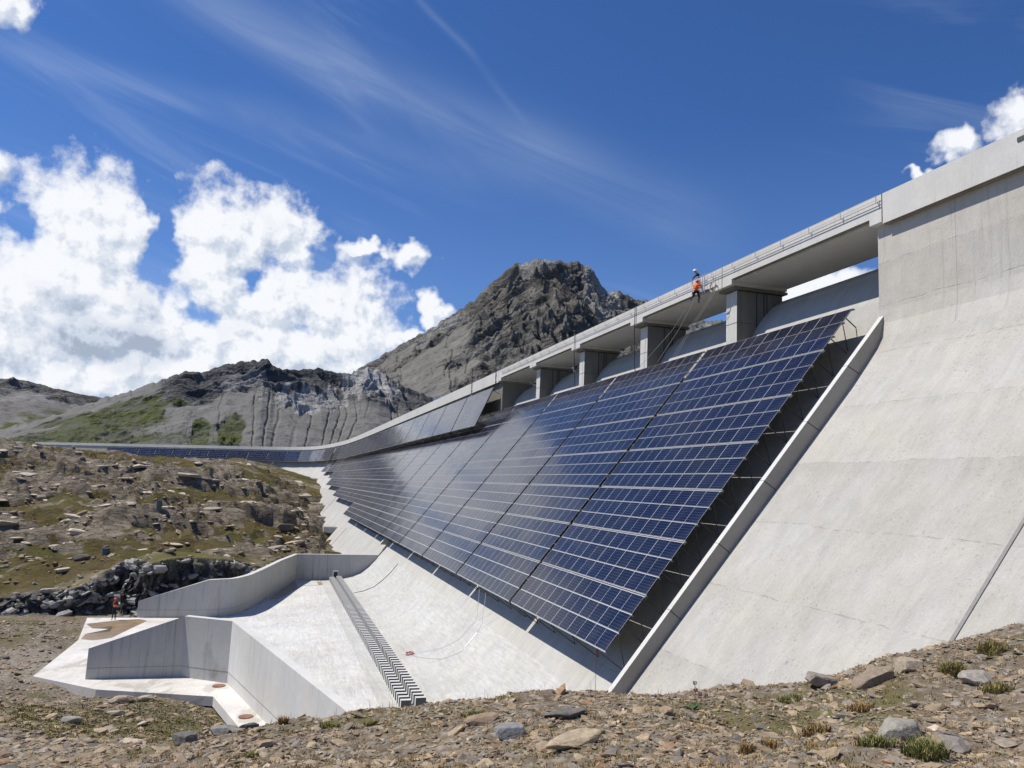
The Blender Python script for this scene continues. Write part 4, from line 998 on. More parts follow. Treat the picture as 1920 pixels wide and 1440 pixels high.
boulder(6.11, 6.44, .30, .19, .16, .25, (.30, .28, .235), 'largest pale grey boulder near the bottom right corner', 3, sink=.3)
boulder(6.31, 6.02, .20, .14, .10, .9, (.25, .225, .20), 'brown-grey boulder just below the largest pale boulder', 4)
boulder(8.27, 9.18, .42, .2, .15, .15, WARM, 'flat brown slab of rock on the crest of the front slope, larger of two', 5, tilt=(.0, -.25))
boulder(8.97, 9.3, .28, .2, .16, .2, TAN, 'pale tan stone just behind the flat brown slab on the crest', 6)
boulder(7.92, 9.79, .34, .16, .12, -.1, (.28, .24, .2), 'pointed brown rock jutting against the white dam face on the crest', 7, tilt=(0, .2))
boulder(2.86, 8.88, .22, .16, .12, .3, (.24, .24, .24), 'grey-blue wedge of slate lying in the front middle', 8)
boulder(3.02, 7.3, .36, .12, .07, .35, (.42, .34, .23), 'long pale ochre flat stone pointing up to the right in the front middle', 9, tilt=(.2, -.1))
boulder(2.85, 9.95, .26, .14, .07, .1, (.30, .22, .15), 'flat brown stone beside the dark flat slate in the middle distance of the slope', 10, tilt=(.1, -.1))
boulder(3.9, 9.76, .40, .14, .07, .1, DK, 'dark flat slate slab on the gravel below the baffle rows', 11)
boulder(0.0, 12.0, .16, .1, .09, .2, (.10, .10, .10), 'black stone at the crest beside the corner of the narrow slab', 12)
boulder(-0.35, 11.7, .22, .14, .1, .4, (.24, .235, .22), 'grey rock left of the black stone on the front slope', 13)
boulder(-0.81, 11.46, .20, .15, .12, .0, DK, 'dark rock at the lower left end of the front slope', 14)
boulder(0.22, 10.57, .13, .1, .07, .8, (.34, .27, .2), 'small tan stone low on the left of the front slope', 15)
boulder(4.92, 8.97, .13, .1, .08, .8, (.35, .26, .18), 'small tan stone beside the purple-flowered plant', 16)
boulder(8.9, 8.1, .26, .2, .12, .4, (.33, .30, .26), 'grey stone near the right edge among grass tufts', 17)
boulder(-6.39, 45.2, .62, .42, .3, .3, TAN, 'larger tan boulder in the grassy pit beside the slab', 18)
boulder(-5.3, 45.6, .45, .3, .2, .5, (.42, .37, .28), 'second tan boulder in the grassy pit, right of the larger one', 19)
boulder(-7.48, 39.5, .5, .3, .2, .2, (.30, .29, .26), 'flat grey rock on the dark gravel mound at left', 20)
boulder(-6.2, 42.0, .42, .25, .16, .2, (.36, .32, .26), 'tan flat rock low in the grassy pit', 21)
boulder(-17.6, 88, .95, .6, .5, .3, (.16, .14, .12), 'dark brown boulder on the hill left of the grey well ring', 22)
boulder(-17.54, 77.6, .8, .4, .25, .2, (.42, .38, .32), 'pale flat stone resting on the slope above the cliff', 23)
boulder(3.0, 139, 1.9, 1.1, .9, .3, (.16, .135, .11), 'dark boulder on top of the pale rock slab near the dam toe', 24)

# ------------------------------------------------------------------ grass, plants
def leafm(name, c0, c1, rough=.8):
    m, t, b = new_mat(name); at = t.n('ShaderNodeAttribute', attribute_name='tint')
    t.put(b.inputs['Base Color'], t.mix(t.xyz(at.outputs['Color'])[0], c0, c1)); b.inputs['Roughness'].default_value = rough; b.inputs['Specular IOR Level'].default_value = .2
    return m
M_green = leafm('green_grass', (.10, .115, .03), (.27, .25, .09)); M_dry = leafm('dry_grass', (.16, .105, .04), (.40, .27, .12)); M_mix = leafm('olive_grass', (.12, .11, .035), (.32, .26, .10))
def blades(cx, cy, n, rad, hgt, lean=.5, w=.006, clip=3):
    """cx, cy arrays of tuft centres; returns V, F, C"""
    T = len(cx); N = T * n; bx = np.repeat(cx, n) + np.clip(rs.randn(N), -clip, clip) * np.repeat(rad, n) * .5; by = np.repeat(cy, n) + np.clip(rs.randn(N), -clip, clip) * np.repeat(rad, n) * .5
    bz = gz(bx, by) - .01; a = rs.rand(N) * 2 * np.pi; h = np.repeat(hgt, n) * (.5 + .7 * rs.rand(N)); l = lean * h * (.3 + rs.rand(N)); W = w * (.6 + .8 * rs.rand(N))
    ox = np.cos(a); oy = np.sin(a); px, py = -oy * W, ox * W
    V = np.zeros((N, 5, 3)); V[:, 0] = np.stack([bx - px, by - py, bz], -1); V[:, 1] = np.stack([bx + px, by + py, bz], -1)
    V[:, 2] = np.stack([bx + px * .8 + ox * l * .35, by + py * .8 + oy * l * .35, bz + h * .62], -1); V[:, 3] = np.stack([bx - px * .8 + ox * l * .35, by - py * .8 + oy * l * .35, bz + h * .62], -1)
    V[:, 4] = np.stack([bx + ox * l, by + oy * l, bz + h], -1)
    i = (np.arange(N) * 5)[:, None]; F = np.concatenate([i + np.array([0, 1, 2]), i + np.array([0, 2, 3]), i + np.array([3, 2, 4])], 0)
    return V.reshape(-1, 3), F, np.repeat(rs.rand(N, 1), 5, 0).repeat(3, 1)
def tuft(x, y, rad, h, mat, label, n=150, name='grass_tuft', cat='grass tuft'):
    V, F, Cc = blades(np.array([x]), np.array([y]), n, np.array([rad * .8]), np.array([h]), .7, .006, 1.3)
    z = float(gz(x, y)[0]); V = V - np.array([x, y, z]); o = np_mesh(name, V, F, mat, False, {'tint': Cc}); o.location = (x, y, z); return tag(o, label, cat, 'grass tufts on the front slope')
tuft(8.99, 8.56, .22, .17, M_mix, 'dense olive grass tuft high on the right slope', 420)
tuft(10.0, 8.83, .30, .14, M_mix, 'wide yellow-green tuft near the crest at the right edge', 380)
tuft(5.64, 5.68, .24, .16, M_green, 'green spiky tuft below the brown-grey boulder at bottom right', 420)
tuft(5.5, 6.1, .2, .10, M_green, 'low green tuft left of the brown-grey boulder at bottom right', 300)
tuft(5.16, 7.2, .1, .13, M_dry, 'dry straw-coloured tuft at the bottom, right of the middle', 160)
tuft(5.91, 7.45, .22, .11, M_dry, 'reddish dry tuft on the middle of the right slope', 260)
tuft(7.0, 8.0, .2, .12, M_dry, 'dry tuft between the flat brown slab and the largest boulder', 240)
tuft(7.25, 9.69, .22, .07, M_green, 'leafy low green tuft below the crest, right of the flowering plant', 260)
tuft(1.06, 11.5, .22, .08, M_green, 'bright green low tuft on the left part of the crest', 380)
tuft(1.6, 11.3, .16, .06, M_green, 'small bright green tuft right of the larger bright one on the crest', 260)
tuft(2.84, 10.4, .28, .07, M_green, 'yellow-green mossy tuft in the middle of the front slope', 320)
tuft(0.45, 12.0, .10, .13, M_dry, 'dry brown tuft on the crest beside the black stone', 160)
tuft(0.04, 9.87, .15, .06, M_green, 'small green tuft near the bottom left of the front slope', 200)
tuft(8.6, 7.55, .25, .12, M_mix, 'olive tuft beside the grey stone at the right edge', 300)
tuft(4.4, 6.5, .1, .12, M_dry, 'dry tuft at the very bottom right of the middle', 140)
# thin scattered grass as ground cover
X0, Y0, R0_ = sector(6500, 5.2, 17, -.45, 1.3); q = fbm(X0 / .9, Y0 / .9, 3, 87); ok = q + rs.rand(len(X0)) * .35 > .02; X0, Y0 = X0[ok], Y0[ok]
V_, F_, C_ = blades(X0, Y0, 14, np.full(len(X0), .07), .02 + rs.rand(len(X0)) * .045, .8, .004)
tag(np_mesh('dry_grass', V_, F_, M_dry, False, {'tint': C_}), 'thin dry grass growing between the stones on the front slope', 'grass', kind='stuff')
X0, Y0, R0_ = sector(3600, 5.2, 18, -.45, 1.3); q = fbm(X0 / .8 + 9, Y0 / .8, 3, 89); ok = q + rs.rand(len(X0)) * .3 > .22; X0, Y0 = X0[ok], Y0[ok]
V_, F_, C_ = blades(X0, Y0, 26, np.full(len(X0), .09), .02 + rs.rand(len(X0)) * .03, .7, .004)
tag(np_mesh('green_grass', V_, F_, M_mix, False, {'tint': C_}), 'short green grass growing between the stones on the front slope', 'grass', kind='stuff')
# sparse stalks along the crest that show against the dam
nst = 260; aa = rs.rand(nst) * .95 + .02; rr_ = 11.4 + rs.rand(nst) * 2.2; X0, Y0 = np.sin(aa) * rr_, np.cos(aa) * rr_
V_, F_, C_ = blades(X0, Y0, 2, np.full(nst, .05), .06 + rs.rand(nst) ** 2 * .17, .25, .0022)
tag(np_mesh('grass_stalks', V_, F_, M_dry, False, {'tint': C_}), 'thin grass stalks standing up along the crest against the white concrete', 'grass', kind='stuff')
X0, Y0, R0_ = sector(2600, 28, 46, -.30, .06); ok = (poly_sd(AP, X0, Y0) > .2) & (np.hypot(X0 + 4, Y0 - 38) < 8); X0, Y0 = X0[ok], Y0[ok]
V_, F_, C_ = blades(X0, Y0, 18, np.full(len(X0), .3), .04 + rs.rand(len(X0)) * .08, .8, .02)
tag(np_mesh('pit_grass', V_, F_, M_mix, False, {'tint': C_}), 'short grass covering the pit beside the narrow slab', 'grass', kind='stuff')
# purple-flowered plant on the crest
pr_ = empty('flowering_plant', (5.54, 9.35, float(gz(5.54, 9.35)[0]))); tag(pr_, 'plant with broad green leaves and purple flower heads on the crest of the slope', 'plant')
M_leaf = simple('fresh_green_leaf', (.06, .12, .025), .5, 0, .25, 30); M_petal = simple('purple_petals', (.33, .15, .24), .8, 0, .3, 60); M_stem = simple('reddish_stem', (.14, .07, .05), .7)
rp = random.Random(3)
for i in range(9):
    mb = MB(); a = rp.uniform(0, 6.28); L = rp.uniform(.07, .13); d = Vector((math.cos(a), math.sin(a), 0)); sd_ = Vector((-d.y, d.x, 0)); up = Vector((0, 0, 1)); p0 = Vector((0, 0, .01)) + d * .01
    pts = []
    for q in range(5):
        f = q / 4; c = p0 + d * L * f + up * (.10 * f - .09 * f * f + .015 * i / 3); wdt = .045 * math.sin(math.pi * min(.98, f * .9 + .08)); pts.append((c - sd_ * wdt - up * .01 * f, c + sd_ * wdt - up * .01 * f))
    for q in range(4): mb.quad([pts[q][0], pts[q][1], pts[q + 1][1], pts[q + 1][0]])
    mb.build('leaf', M_leaf, pr_)
for i, (hx, hy, hz) in enumerate(((0, 0, .34), (.10, .03, .19), (.16, -.02, .17), (.04, .05, .24))):
    mb = MB(); mb.tube([(0, 0, 0), (hx * .3, hy * .4, hz * .5), (hx, hy, hz)], .0035, 5); mb.build('stem', M_stem, pr_)
    mb = MB()
    for q in range(40):
        v = Vector((rp.gauss(0, 1), rp.gauss(0, 1), rp.gauss(0, 1.2))).normalized() * .024 + Vector((hx, hy, hz)); u1 = Vector((rp.gauss(0, 1), rp.gauss(0, 1), rp.gauss(0, 1))).normalized() * .009; u2 = u1.cross(Vector((rp.gauss(0, 1), 1, .3))).normalized() * .008
        mb.quad([v - u1, v - u2, v + u1, v + u2])
    mb.build('flower_head', M_petal, pr_)

# ------------------------------------------------------------------ mountains
def mountain_material(name, rockd, rockl, scree, veg, pale, fold=1.0):
    m, t, b = new_mat(name); tc = t.n('ShaderNodeTexCoord'); P = tc.outputs['Object']
    at = t.n('ShaderNodeAttribute', attribute_name='mask'); L, Gn, S = t.xyz(at.outputs['Color'])[:3]
    n0 = t.noise(P, .006, 6, .6); n1 = t.noise(P, .035, 9, .68); n2 = t.noise(P, .25, 6, .65)
    warp = t.vm('ADD', P, t.vm('SCALE', t.comb(n0, n1, t.noise(P, .009, 3)), 190 * fold))
    strat = t.noise(t.vm('MULTIPLY', warp, (.012, .012, .11)), 1.0, 7, .62)
    c = t.mix(t.mr(strat, .42, .58), rockd, rockl)
    c = t.mix(t.mr(n1, .36, .64, .7, 0), c, rockd)
    scr = t.mix(t.mr(n1, .3, .7), (scree[0] * .8, scree[1] * .8, scree[2] * .8), (scree[0] * 1.25, scree[1] * 1.25, scree[2] * 1.25))
    c = t.mix(S, c, scr)
    vg = t.mix(t.mr(n2, .3, .7), (veg[0] * .7, veg[1] * .7, veg[2] * .7), veg)
    c = t.mix(t.m('MULTIPLY', Gn, t.mr(n1, .34, .55, .2, 1)), c, vg)
    pl = t.mix(t.mr(t.noise(t.vm('MULTIPLY', warp, (.05, .05, .035)), 1, 7, .7), .36, .64), (pale[0] * .42, pale[1] * .42, pale[2] * .43), pale)
    c = t.mix(t.m('MULTIPLY', L, t.mr(n1, .28, .46, .5, 1)), c, pl)
    t.put(b.inputs['Base Color'], c); b.inputs['Roughness'].default_value = .95; b.inputs['Specular IOR Level'].default_value = .1
    h = t.m('ADD', t.m('MULTIPLY', strat, .9), t.m('ADD', t.m('MULTIPLY', n1, 1.0), t.m('MULTIPLY', n2, .25)))
    k = t.mr(S, 0, 1, 1, .28)
    bp = t.n('ShaderNodeBump', {'Height': h, 'Strength': k, 'Distance': 14}); t.L.new(bp.outputs[0], b.inputs['Normal'])
    return m
def mountain(name, tab, Rf, r0f, a0, a1, na, nrr, mat, shape, rough, gully, masks, base=4, seed=0, back=.35, ridge_amp=1.0):
    az = np.radians(np.linspace(a0, a1, na)); tt = np.concatenate([np.linspace(0, 1, nrr), 1 + (np.linspace(0, 1, 40)[1:] ** 1.3) * back])
    T = np.array(tab); e = np.interp(np.degrees(az), T[:, 0], T[:, 1])
    # small teeth on the skyline
    en = ridge_amp * (fbm(np.degrees(az) * 1.7, az * 0 + seed, 5, seed, .48) * .13)
    Aa, Tt = np.meshgrid(az, tt, indexing='ij'); E = e[:, None]; D = np.degrees(Aa)
    R = Rf(D); r0 = r0f(D); zr = R * np.tan(np.radians(E)); r = r0 + (R - r0) * Tt
    x, y = np.sin(Aa) * r, np.cos(Aa) * r
    f = shape(np.clip(Tt, 0, 1), D); z = base + (zr - base) * f + sstep(Tt, .86, 1) * np.radians(en)[:, None] * R
    bk = np.clip(Tt - 1, 0, None); z = z - (zr - base) * bk * 1.3
    edge = sstep(np.abs(Tt - 1), 0, .07) * .92 + .08
    low = sstep(Tt, 0, .12)
    M = masks(D, Tt, x, y, z); S = M[..., 2]
    Ln = np.hypot(R - r0, zr - base); W = Tt * Ln; U = Aa * R; dr, dz = (R - r0) / Ln, (zr - base) / Ln
    wu = fbm(U / 170, W / 170, 3, seed + 3) * 70; ww = fbm(U / 150 + 9, W / 150, 3, seed + 4) * 60
    big = (ridged((U + wu) / 230, (W + ww) / 190, 5, seed + 5) - 1.1) * rough
    dia = (ridged((U * .5 + W * .9 + wu) / 45, (W * .4 - U * .7 + ww) / 150, 5, seed + 7, .55) - 1.1) * rough * .62
    med = (ridged((U + wu * .4) / 70, (W + ww * .4) / 34, 5, seed + 9, .5) - 1.1) * rough * .30
    sm = fbm(U / 13, W / 11, 5, seed + 11, .6) * rough * .10
    ch1 = 1 - np.abs(pn(U / gully[1] + fbm(U / 150, W / 150, 3, seed + 15) * .35, W / 900 + seed, seed + 17))
    ch2 = 1 - np.abs(pn(U / (gully[1] * .45) + fbm(U / 90, W / 110, 3, seed + 16) * .35, W / 500 + seed, seed + 18))
    g = -gully[0] * (sstep(ch1, .86, 1.0) + .5 * sstep(ch2, .90, 1.0) * sstep(fbm(U / 90, W / 200, 2, seed + 19), -.1, .2)) * sstep(Tt, .05, .25) * (.06 + .94 * S)
    g = g * (1 - .75 * np.clip(M[..., 1], 0, 1)) * (.3 + .7 * sstep(D, -7, -2.5))
    d = (big + dia + med) * (1 - .86 * S) + sm * (1 - .6 * S) + g
    lay = np.abs(((W * .8 + U * .25 + wu * 1.2) / 15) % 1 - .5) * 2; d = d + (lay - .5) * rough * .17 * (1 - S)
    d = d * low * (.08 + .92 * edge)
    r = r - dz * d; z = z + dr * d; x, y = np.sin(Aa) * r, np.cos(Aa) * r
    V = np.stack([x, y, z], -1).reshape(-1, 3); A, B = x.shape; ix = np.arange(A * B).reshape(A, B)
    F = np.stack([ix[:-1, :-1], ix[1:, :-1], ix[1:, 1:], ix[:-1, 1:]], -1).reshape(-1, 4)[:, ::-1][:, ::-1]
    o = np_mesh(name, V, F[:, ::-1], mat, True, {'mask': np.clip(M, 0, 1).reshape(-1, 3)}); return tag(o, kind='structure')
def bl(D, Tt, cx, cy, rx, ry, nz=0): return sstep(1.15 - np.hypot((D - cx) / rx, (Tt - cy) / ry) + nz, 0, .3)
PK = [(2.0, 5.6), (2.85, 6.3), (4.69, 7.54), (6.53, 8.76), (8.79, 10.29), (11.09, 11.82), (13.02, 13.12), (14.38, 14.37), (15.74, 15.61), (16.72, 16.35), (18.14, 16.75), (19.77, 16.88), (20.99, 16.8), (22.22, 16.51), (22.85, 15.94), (23.28, 15.06), (23.89, 14.68), (24.89, 14.57), (25.9, 14.12), (26.89, 13.93), (29.45, 12.58), (31.93, 12.67), (34.73, 11.57), (41.07, 10.48), (50.29, 8.38), (70, 5)]
def pk_mask(D, Tt, x, y, z):
    n = fbm(x / 110, y / 110, 4, 201) * .5; n2 = fbm(D * 1.6, Tt * 7, 4, 203) * .5
    L = np.maximum(bl(D, Tt, 23.3, .94, 1.3, .20, n2 * .6), bl(D, Tt, 18.5, .97, 1.4, .05, n2)); L = np.maximum(L, bl(D, Tt, 14.6, .62, 1.2, .05, n2) * .45)
    L = np.maximum(L, bl(D, Tt, 11.2, .93, 2.2, .06, n2) * .6); L = np.maximum(L, bl(D, Tt, 31, .93, 4, .1, n2) * .7)
    S = np.maximum(bl(D, Tt, 9.5, .45, 4.0, .42, n), (1 - sstep(Tt, .18, .34))); S = np.maximum(S, bl(D, Tt, 12.5, .72, 1.6, .15, n)) * .9
    return np.stack([L, L * 0, S * (1 - L)], -1)
MD = [(-24, .4), (-18, 1.6), (-13.7, 3.2), (-11.15, 4.55), (-9.62, 5.13), (-7.77, 6.13), (-6.15, 6.84), (-5.2, 6.9), (-4.47, 7.26), (-3.46, 7.73), (-2.05, 8.01), (-1.06, 8.29), (-.4, 7.82), (-.2, 7.65), (1.27, 7.7), (3.14, 7.92), (3.72, 7.77), (4.3, 7.62), (4.86, 7.78), (6.17, 8.2), (7.2, 8.0), (8.15, 7.4), (10.56, 6.4), (14.56, 4.8), (20, 2)]
def md_mask(D, Tt, x, y, z):
    n = fbm(x / 45, y / 45, 4, 301) * .6; n2 = fbm(D * 1.2, Tt * 4, 5, 303) * .6
    L = np.maximum(bl(D, Tt, 6.3, .90, 2.0, .17, n2), bl(D, Tt, 2.0, .72, 2.7, .14, n2) * .9); L = np.maximum(L, bl(D, Tt, -2.4, .86, 1.3, .09, n2) * .5)
    G = np.maximum(bl(D, Tt, -9.2, .66, 2.6, .22, n), bl(D, Tt, -12, .5, 4.0, .3, n) * .8); G = np.maximum(G, bl(D, Tt, -2.9, .26, .85, .24, n * .5)); G = np.maximum(G, bl(D, Tt, -4.9, .34, .55, .2, n * .5))
    G = np.maximum(G, bl(D, Tt, -7, .2, 4, .15, n) * .5)
    top = sstep(Tt + n * .12, .66, .80) * sstep(D, -8.5, -6)
    S = (1 - np.maximum(top, L)) * .95
    return np.stack([L, G * (1 - L), S * (1 - G * .5)], -1)
LF = [(-60, 6), (-40, 7.5), (-30, 6.2), (-24.46, 5.83), (-19.55, 5.5), (-16.82, 5.31), (-15.11, 5.2), (-13.93, 5.02), (-12.4, 4.82), (-11.16, 4.7), (-9.55, 4.2), (-6.84, 3.2), (-3.32, 2)]
def lf_mask(D, Tt, x, y, z):
    n = fbm(x / 60, y / 60, 4, 401) * .6
    L = bl(D, Tt, -15, .8, 2.6, .12, n) * .5; G = np.maximum(bl(D, Tt, -15.2, .33, 1.6, .12, n), bl(D, Tt, -12, .35, 3, .35, n) * .9); S = (1 - sstep(Tt + n * .15, .74, .9)) * .9
    return np.stack([L, G, S], -1)
mountain('mountain_peak', PK, lambda D: 1450 + 12 * np.abs(D - 20), lambda D: 760 + 0 * D, 1.5, 60, 1050, 460, mountain_material('dark_mountain_rock', (.105, .10, .092), (.30, .285, .25), (.165, .158, .14), (.06, .07, .03), (.46, .45, .42)),
         lambda T, D: np.where(T < .45, T * .82, .369 + (T - .45) * 1.147), 24, (4, 55, .4), pk_mask, seed=11, ridge_amp=1.3)
mountain('mountain_ridge', MD, lambda D: 985 + 6 * np.abs(D), lambda D: 735 - 4 * np.abs(D) + 0 * D, -24, 16, 900, 330, mountain_material('slate_mountain_rock', (.075, .078, .082), (.21, .207, .20), (.17, .164, .15), (.10, .115, .035), (.58, .57, .55), .35),
         lambda T, D: np.where(T < .72, T * .9, .648 + (T - .72) * 1.257), 13, (1.9, 21, .5), md_mask, seed=41, ridge_amp=1.2)
mountain('mountain_shoulder', LF, lambda D: 1700 + 0 * D, lambda D: 1080 + 0 * D, -60, -3, 500, 220, mountain_material('grey_mountain_rock', (.10, .098, .094), (.24, .23, .21), (.18, .17, .155), (.10, .115, .045), (.34, .33, .32), .5),
         lambda T, D: T * .95 + .05 * T ** 3, 15, (4, 60, .5), lf_mask, seed=71, ridge_amp=.6)

# ------------------------------------------------------------------ people
def skin_mesh(joints, bones, name, mats, matfun, sub=2):
    """one continuous body grown from a jointed skeleton: joints = {k: ((x,y,z), radius)}"""
    keys = list(joints); me = bpy.data.meshes.new(name + '_sk'); me.from_pydata([joints[k][0] for k in keys], [(keys.index(a), keys.index(b)) for a, b in bones], [])
    ob = bpy.data.objects.new('tmp', me); C.objects.link(ob)
    md = ob.modifiers.new('s', 'SKIN'); sv = me.skin_vertices[0].data
    for i, k in enumerate(keys):
        r = joints[k][1]; sv[i].radius = r if isinstance(r, tuple) else (r, r)
    sv[0].use_root = True; ob.modifiers.new('u', 'SUBSURF').levels = sub
    dg = bpy.context.evaluated_depsgraph_get(); dg.update(); out = bpy.data.meshes.new_from_object(ob.evaluated_get(dg)); bpy.data.objects.remove(ob)
    out.name = name; out.materials.clear()
    for m in mats: out.materials.append(m)
    for p in out.polygons: p.material_index = matfun(p.center); p.use_smooth = True
    return out
def human(loc, rz, J, label, vest, helmet, sleeve=None, trousers=None, h=1.0, harness=False):
    root = empty('person', loc, rz); tag(root, label, 'person'); root.scale = (h, h, h)
    j = {'pelvis': ((0, 0, .95), (.14, .11)), 'waist': ((0, 0, 1.08), (.125, .10)), 'chest': ((0, .0, 1.30), (.165, .11)), 'neck': ((0, 0, 1.48), .055), 'head': ((0, .01, 1.60), (.075, .09)), 'crown': ((0, .01, 1.70), (.07, .085)),
         'sl': ((-.17, 0, 1.42), .06), 'el': ((-.24, 0, 1.15), .045), 'wl': ((-.24, .05, .92), .032), 'hl': ((-.235, .07, .83), .034),
         'sr': ((.17, 0, 1.42), .06), 'er': ((.24, 0, 1.15), .045), 'wr': ((.24, .05, .92), .032), 'hr': ((.235, .07, .83), .034),
         'pl': ((-.09, 0, .88), .095), 'kl': ((-.10, .02, .50), .062), 'al': ((-.11, -.01, .10), .042), 'tl': ((-.12, .15, .035), .038),
         'pr': ((.09, 0, .88), .095), 'kr': ((.10, .02, .50), .062), 'ar': ((.11, -.01, .10), .042), 'tr': ((.12, .15, .035), .038)}
    for k, v in J.items(): j[k] = (v, j[k][1])
    bones = [('pelvis', 'waist'), ('waist', 'chest'), ('chest', 'neck'), ('neck', 'head'), ('head', 'crown'), ('chest', 'sl'), ('sl', 'el'), ('el', 'wl'), ('wl', 'hl'), ('chest', 'sr'), ('sr', 'er'), ('er', 'wr'), ('wr', 'hr'),
             ('pelvis', 'pl'), ('pl', 'kl'), ('kl', 'al'), ('al', 'tl'), ('pelvis', 'pr'), ('pr', 'kr'), ('kr', 'ar'), ('ar', 'tr')]
    hd = Vector(j['head'][0]); hands = [Vector(j['hl'][0]), Vector(j['hr'][0])]; feet = [Vector(j['al'][0]), Vector(j['ar'][0]), Vector(j['tl'][0]), Vector(j['tr'][0])]
    kn = [Vector(j['kl'][0]), Vector(j['kr'][0]), Vector(j['pl'][0]), Vector(j['pr'][0])]; wr = [Vector(j[k][0]) for k in ('wl', 'wr', 'el', 'er')]
    def mf(c):
        if (c - hd).length < .15 or min((c - q).length for q in hands) < .07: return 0
        if min((c - q).length for q in feet) < .10: return 2
        dmin = min((c - q).length for q in kn)
        if c.z < j['pelvis'][0][2] + .02 and dmin < min((c - q).length for q in wr): return 3
        return 1
    bme = skin_mesh(j, bones, 'body', [M_skin, sleeve or M_navy, M_black, trousers or M_navy], mf)
    body = link('body', bme, root)
    # face: nose, eyes, mouth set on the head
    f = MB(); f.bar(hd + Vector((0, .085, -.005)), hd + Vector((0, .105, -.03)), .022); f.build('nose', M_skin, root)
    f = MB()
    for s in (-.03, .03): f.bar(hd + Vector((s - .012, .082, .02)), hd + Vector((s + .012, .082, .02)), .012)
    f.bar(hd + Vector((-.022, .083, -.06)), hd + Vector((.022, .083, -.06)), .008); f.build('eyes_and_mouth', M_black, root)
    # fingers, curled
    for q, (hk, wk) in enumerate((('hl', 'wl'), ('hr', 'wr'))):
        p = Vector(j[hk][0]); d = (p - Vector(j[wk][0])).normalized(); sd_ = d.cross(Vector((0, 1, .2))).normalized(); f = MB()
        for i in range(4):
            o0 = p + sd_ * (i - 1.5) * .018 + d * .02; f.tube([o0, o0 + d * .04 + Vector((0, .008, 0)), o0 + d * (.06 + .008 * (i in (1, 2))) + Vector((0, .03, 0))], [.009, .008, .007], 6)
        f.tube([p + sd_ * .03, p + sd_ * .05 + d * .03 + Vector((0, .02, 0))], [.01, .008], 6); f.build('fingers', M_skin, root)
    # vest over the torso
    if vest:
        tj = {k: (j[k][0], tuple(a + .018 for a in (j[k][1] if isinstance(j[k][1], tuple) else (j[k][1],) * 2))) for k in ('waist', 'chest')}
        w0 = Vector(j['pelvis'][0]).lerp(Vector(j['waist'][0]), .2); c1 = Vector(j['chest'][0]).lerp(Vector(j['neck'][0]), .55)
        vj = {'a': (tuple(w0), (.155, .125)), 'waist': tj['waist'], 'chest': tj['chest'], 'c': (tuple(c1), (.10, .085)), 'p': (tuple(Vector(j['sl'][0]) * .85 + Vector(j['chest'][0]) * .15), (.068, .068)), 'q': (tuple(Vector(j['sr'][0]) * .85 + Vector(j['chest'][0]) * .15), (.068, .068))}
        vm_ = skin_mesh(vj, [('a', 'waist'), ('waist', 'chest'), ('chest', 'c'), ('chest', 'p'), ('chest', 'q')], 'vest', [vest, M_rail], lambda c: 0)
        link('vest', vm_, root)
        g = MB(); W = Vector(j['waist'][0])
        pts = [(W.x + math.cos(a) * .152, W.y + math.sin(a) * .124, W.z + .04) for a in [i * math.pi / 8 for i in range(17)]]; g.tube(pts, .013, 5); g.build('reflective_band', M_rail if not harness else M_black, root)
    if helmet:
        import bmesh
        bm = bmesh.new(); bmesh.ops.create_uvsphere(bm, u_segments=20, v_segments=12, radius=1)
        for v in bm.verts:
            if v.co.z < 0: v.co.z = -.08; 
            if -.1 < v.co.z < .02: v.co.x *= 1.1; v.co.y *= 1.18
        bm.transform(Matrix.Diagonal((.118, .138, .125, 1))); me = bpy.data.meshes.new('helmet'); bm.to_mesh(me); bm.free(); me.materials.append(helmet)
        for p in me.polygons: p.use_smooth = True
        o = link('helmet', me, root); o.location = Vector(j['crown'][0]) - Vector((0, 0, .045))
    return root
# standing on the wet slab in front of the cliff, facing the camera
zz = fz(-11.4) + .01
human((-11.44, 72.1, zz), math.pi - .15, {'el': (-.25, .02, 1.18), 'wl': (-.12, .2, 1.32), 'hl': (-.05, .22, 1.42), 'er': (.25, .02, 1.18), 'wr': (.12, .2, 1.32), 'hr': (.05, .22, 1.42), 'tl': (-.16, .13, .035)},
      'person in orange vest and red helmet standing by the rock cliff, hands at the face', M_orange, M_redhelm, h=1.0)
# rope worker hanging on the parapet
rw = human((24.12, 41.1, 11.72), -.9, {'pelvis': (0, 0, .72), 'waist': (.01, -.02, .84), 'chest': (.03, -.03, 1.04), 'neck': (.05, .0, 1.2), 'head': (.06, .03, 1.3), 'crown': (.06, .04, 1.39), 'sl': (-.12, -.04, 1.14), 'sr': (.20, -.02, 1.13),
      'el': (-.2, .1, .98), 'wl': (-.05, .22, 1.02), 'hl': (.0, .26, 1.08), 'er': (.33, .1, 1.0), 'wr': (.4, .24, 1.14), 'hr': (.42, .27, 1.21), 'pl': (-.10, .02, .68), 'kl': (-.26, .2, .52), 'al': (-.34, .05, .28), 'tl': (-.40, .12, .20), 'pr': (.10, .03, .66), 'kr': (.15, .12, .36), 'ar': (.14, .03, .08), 'tr': (.15, .13, -.01)},
      'rope worker in orange shirt and dark harness hanging from the parapet with one knee bent', M_orange, M_redhelm, sleeve=M_orange, harness=True)
g = MB()
for s in (-.11, .11): g.tube([(s + .01, -.03, .70), (s * .9, .09, .62), (s, -.10, .58)], .02, 5)
g.tube([(-.14, 0, .76), (0, .12, .77), (.15, .0, .76), (0, -.13, .76), (-.14, 0, .76)], .025, 6); g.build('harness', M_black, rw)
g = MB(); g.tube([(-.22, -.02, .70), (-.26, -.05, .55), (-.22, -.06, .42), (-.18, 0, .5), (-.22, -.02, .7)], .03, 6); g.build('gear_bag', M_black, rw)
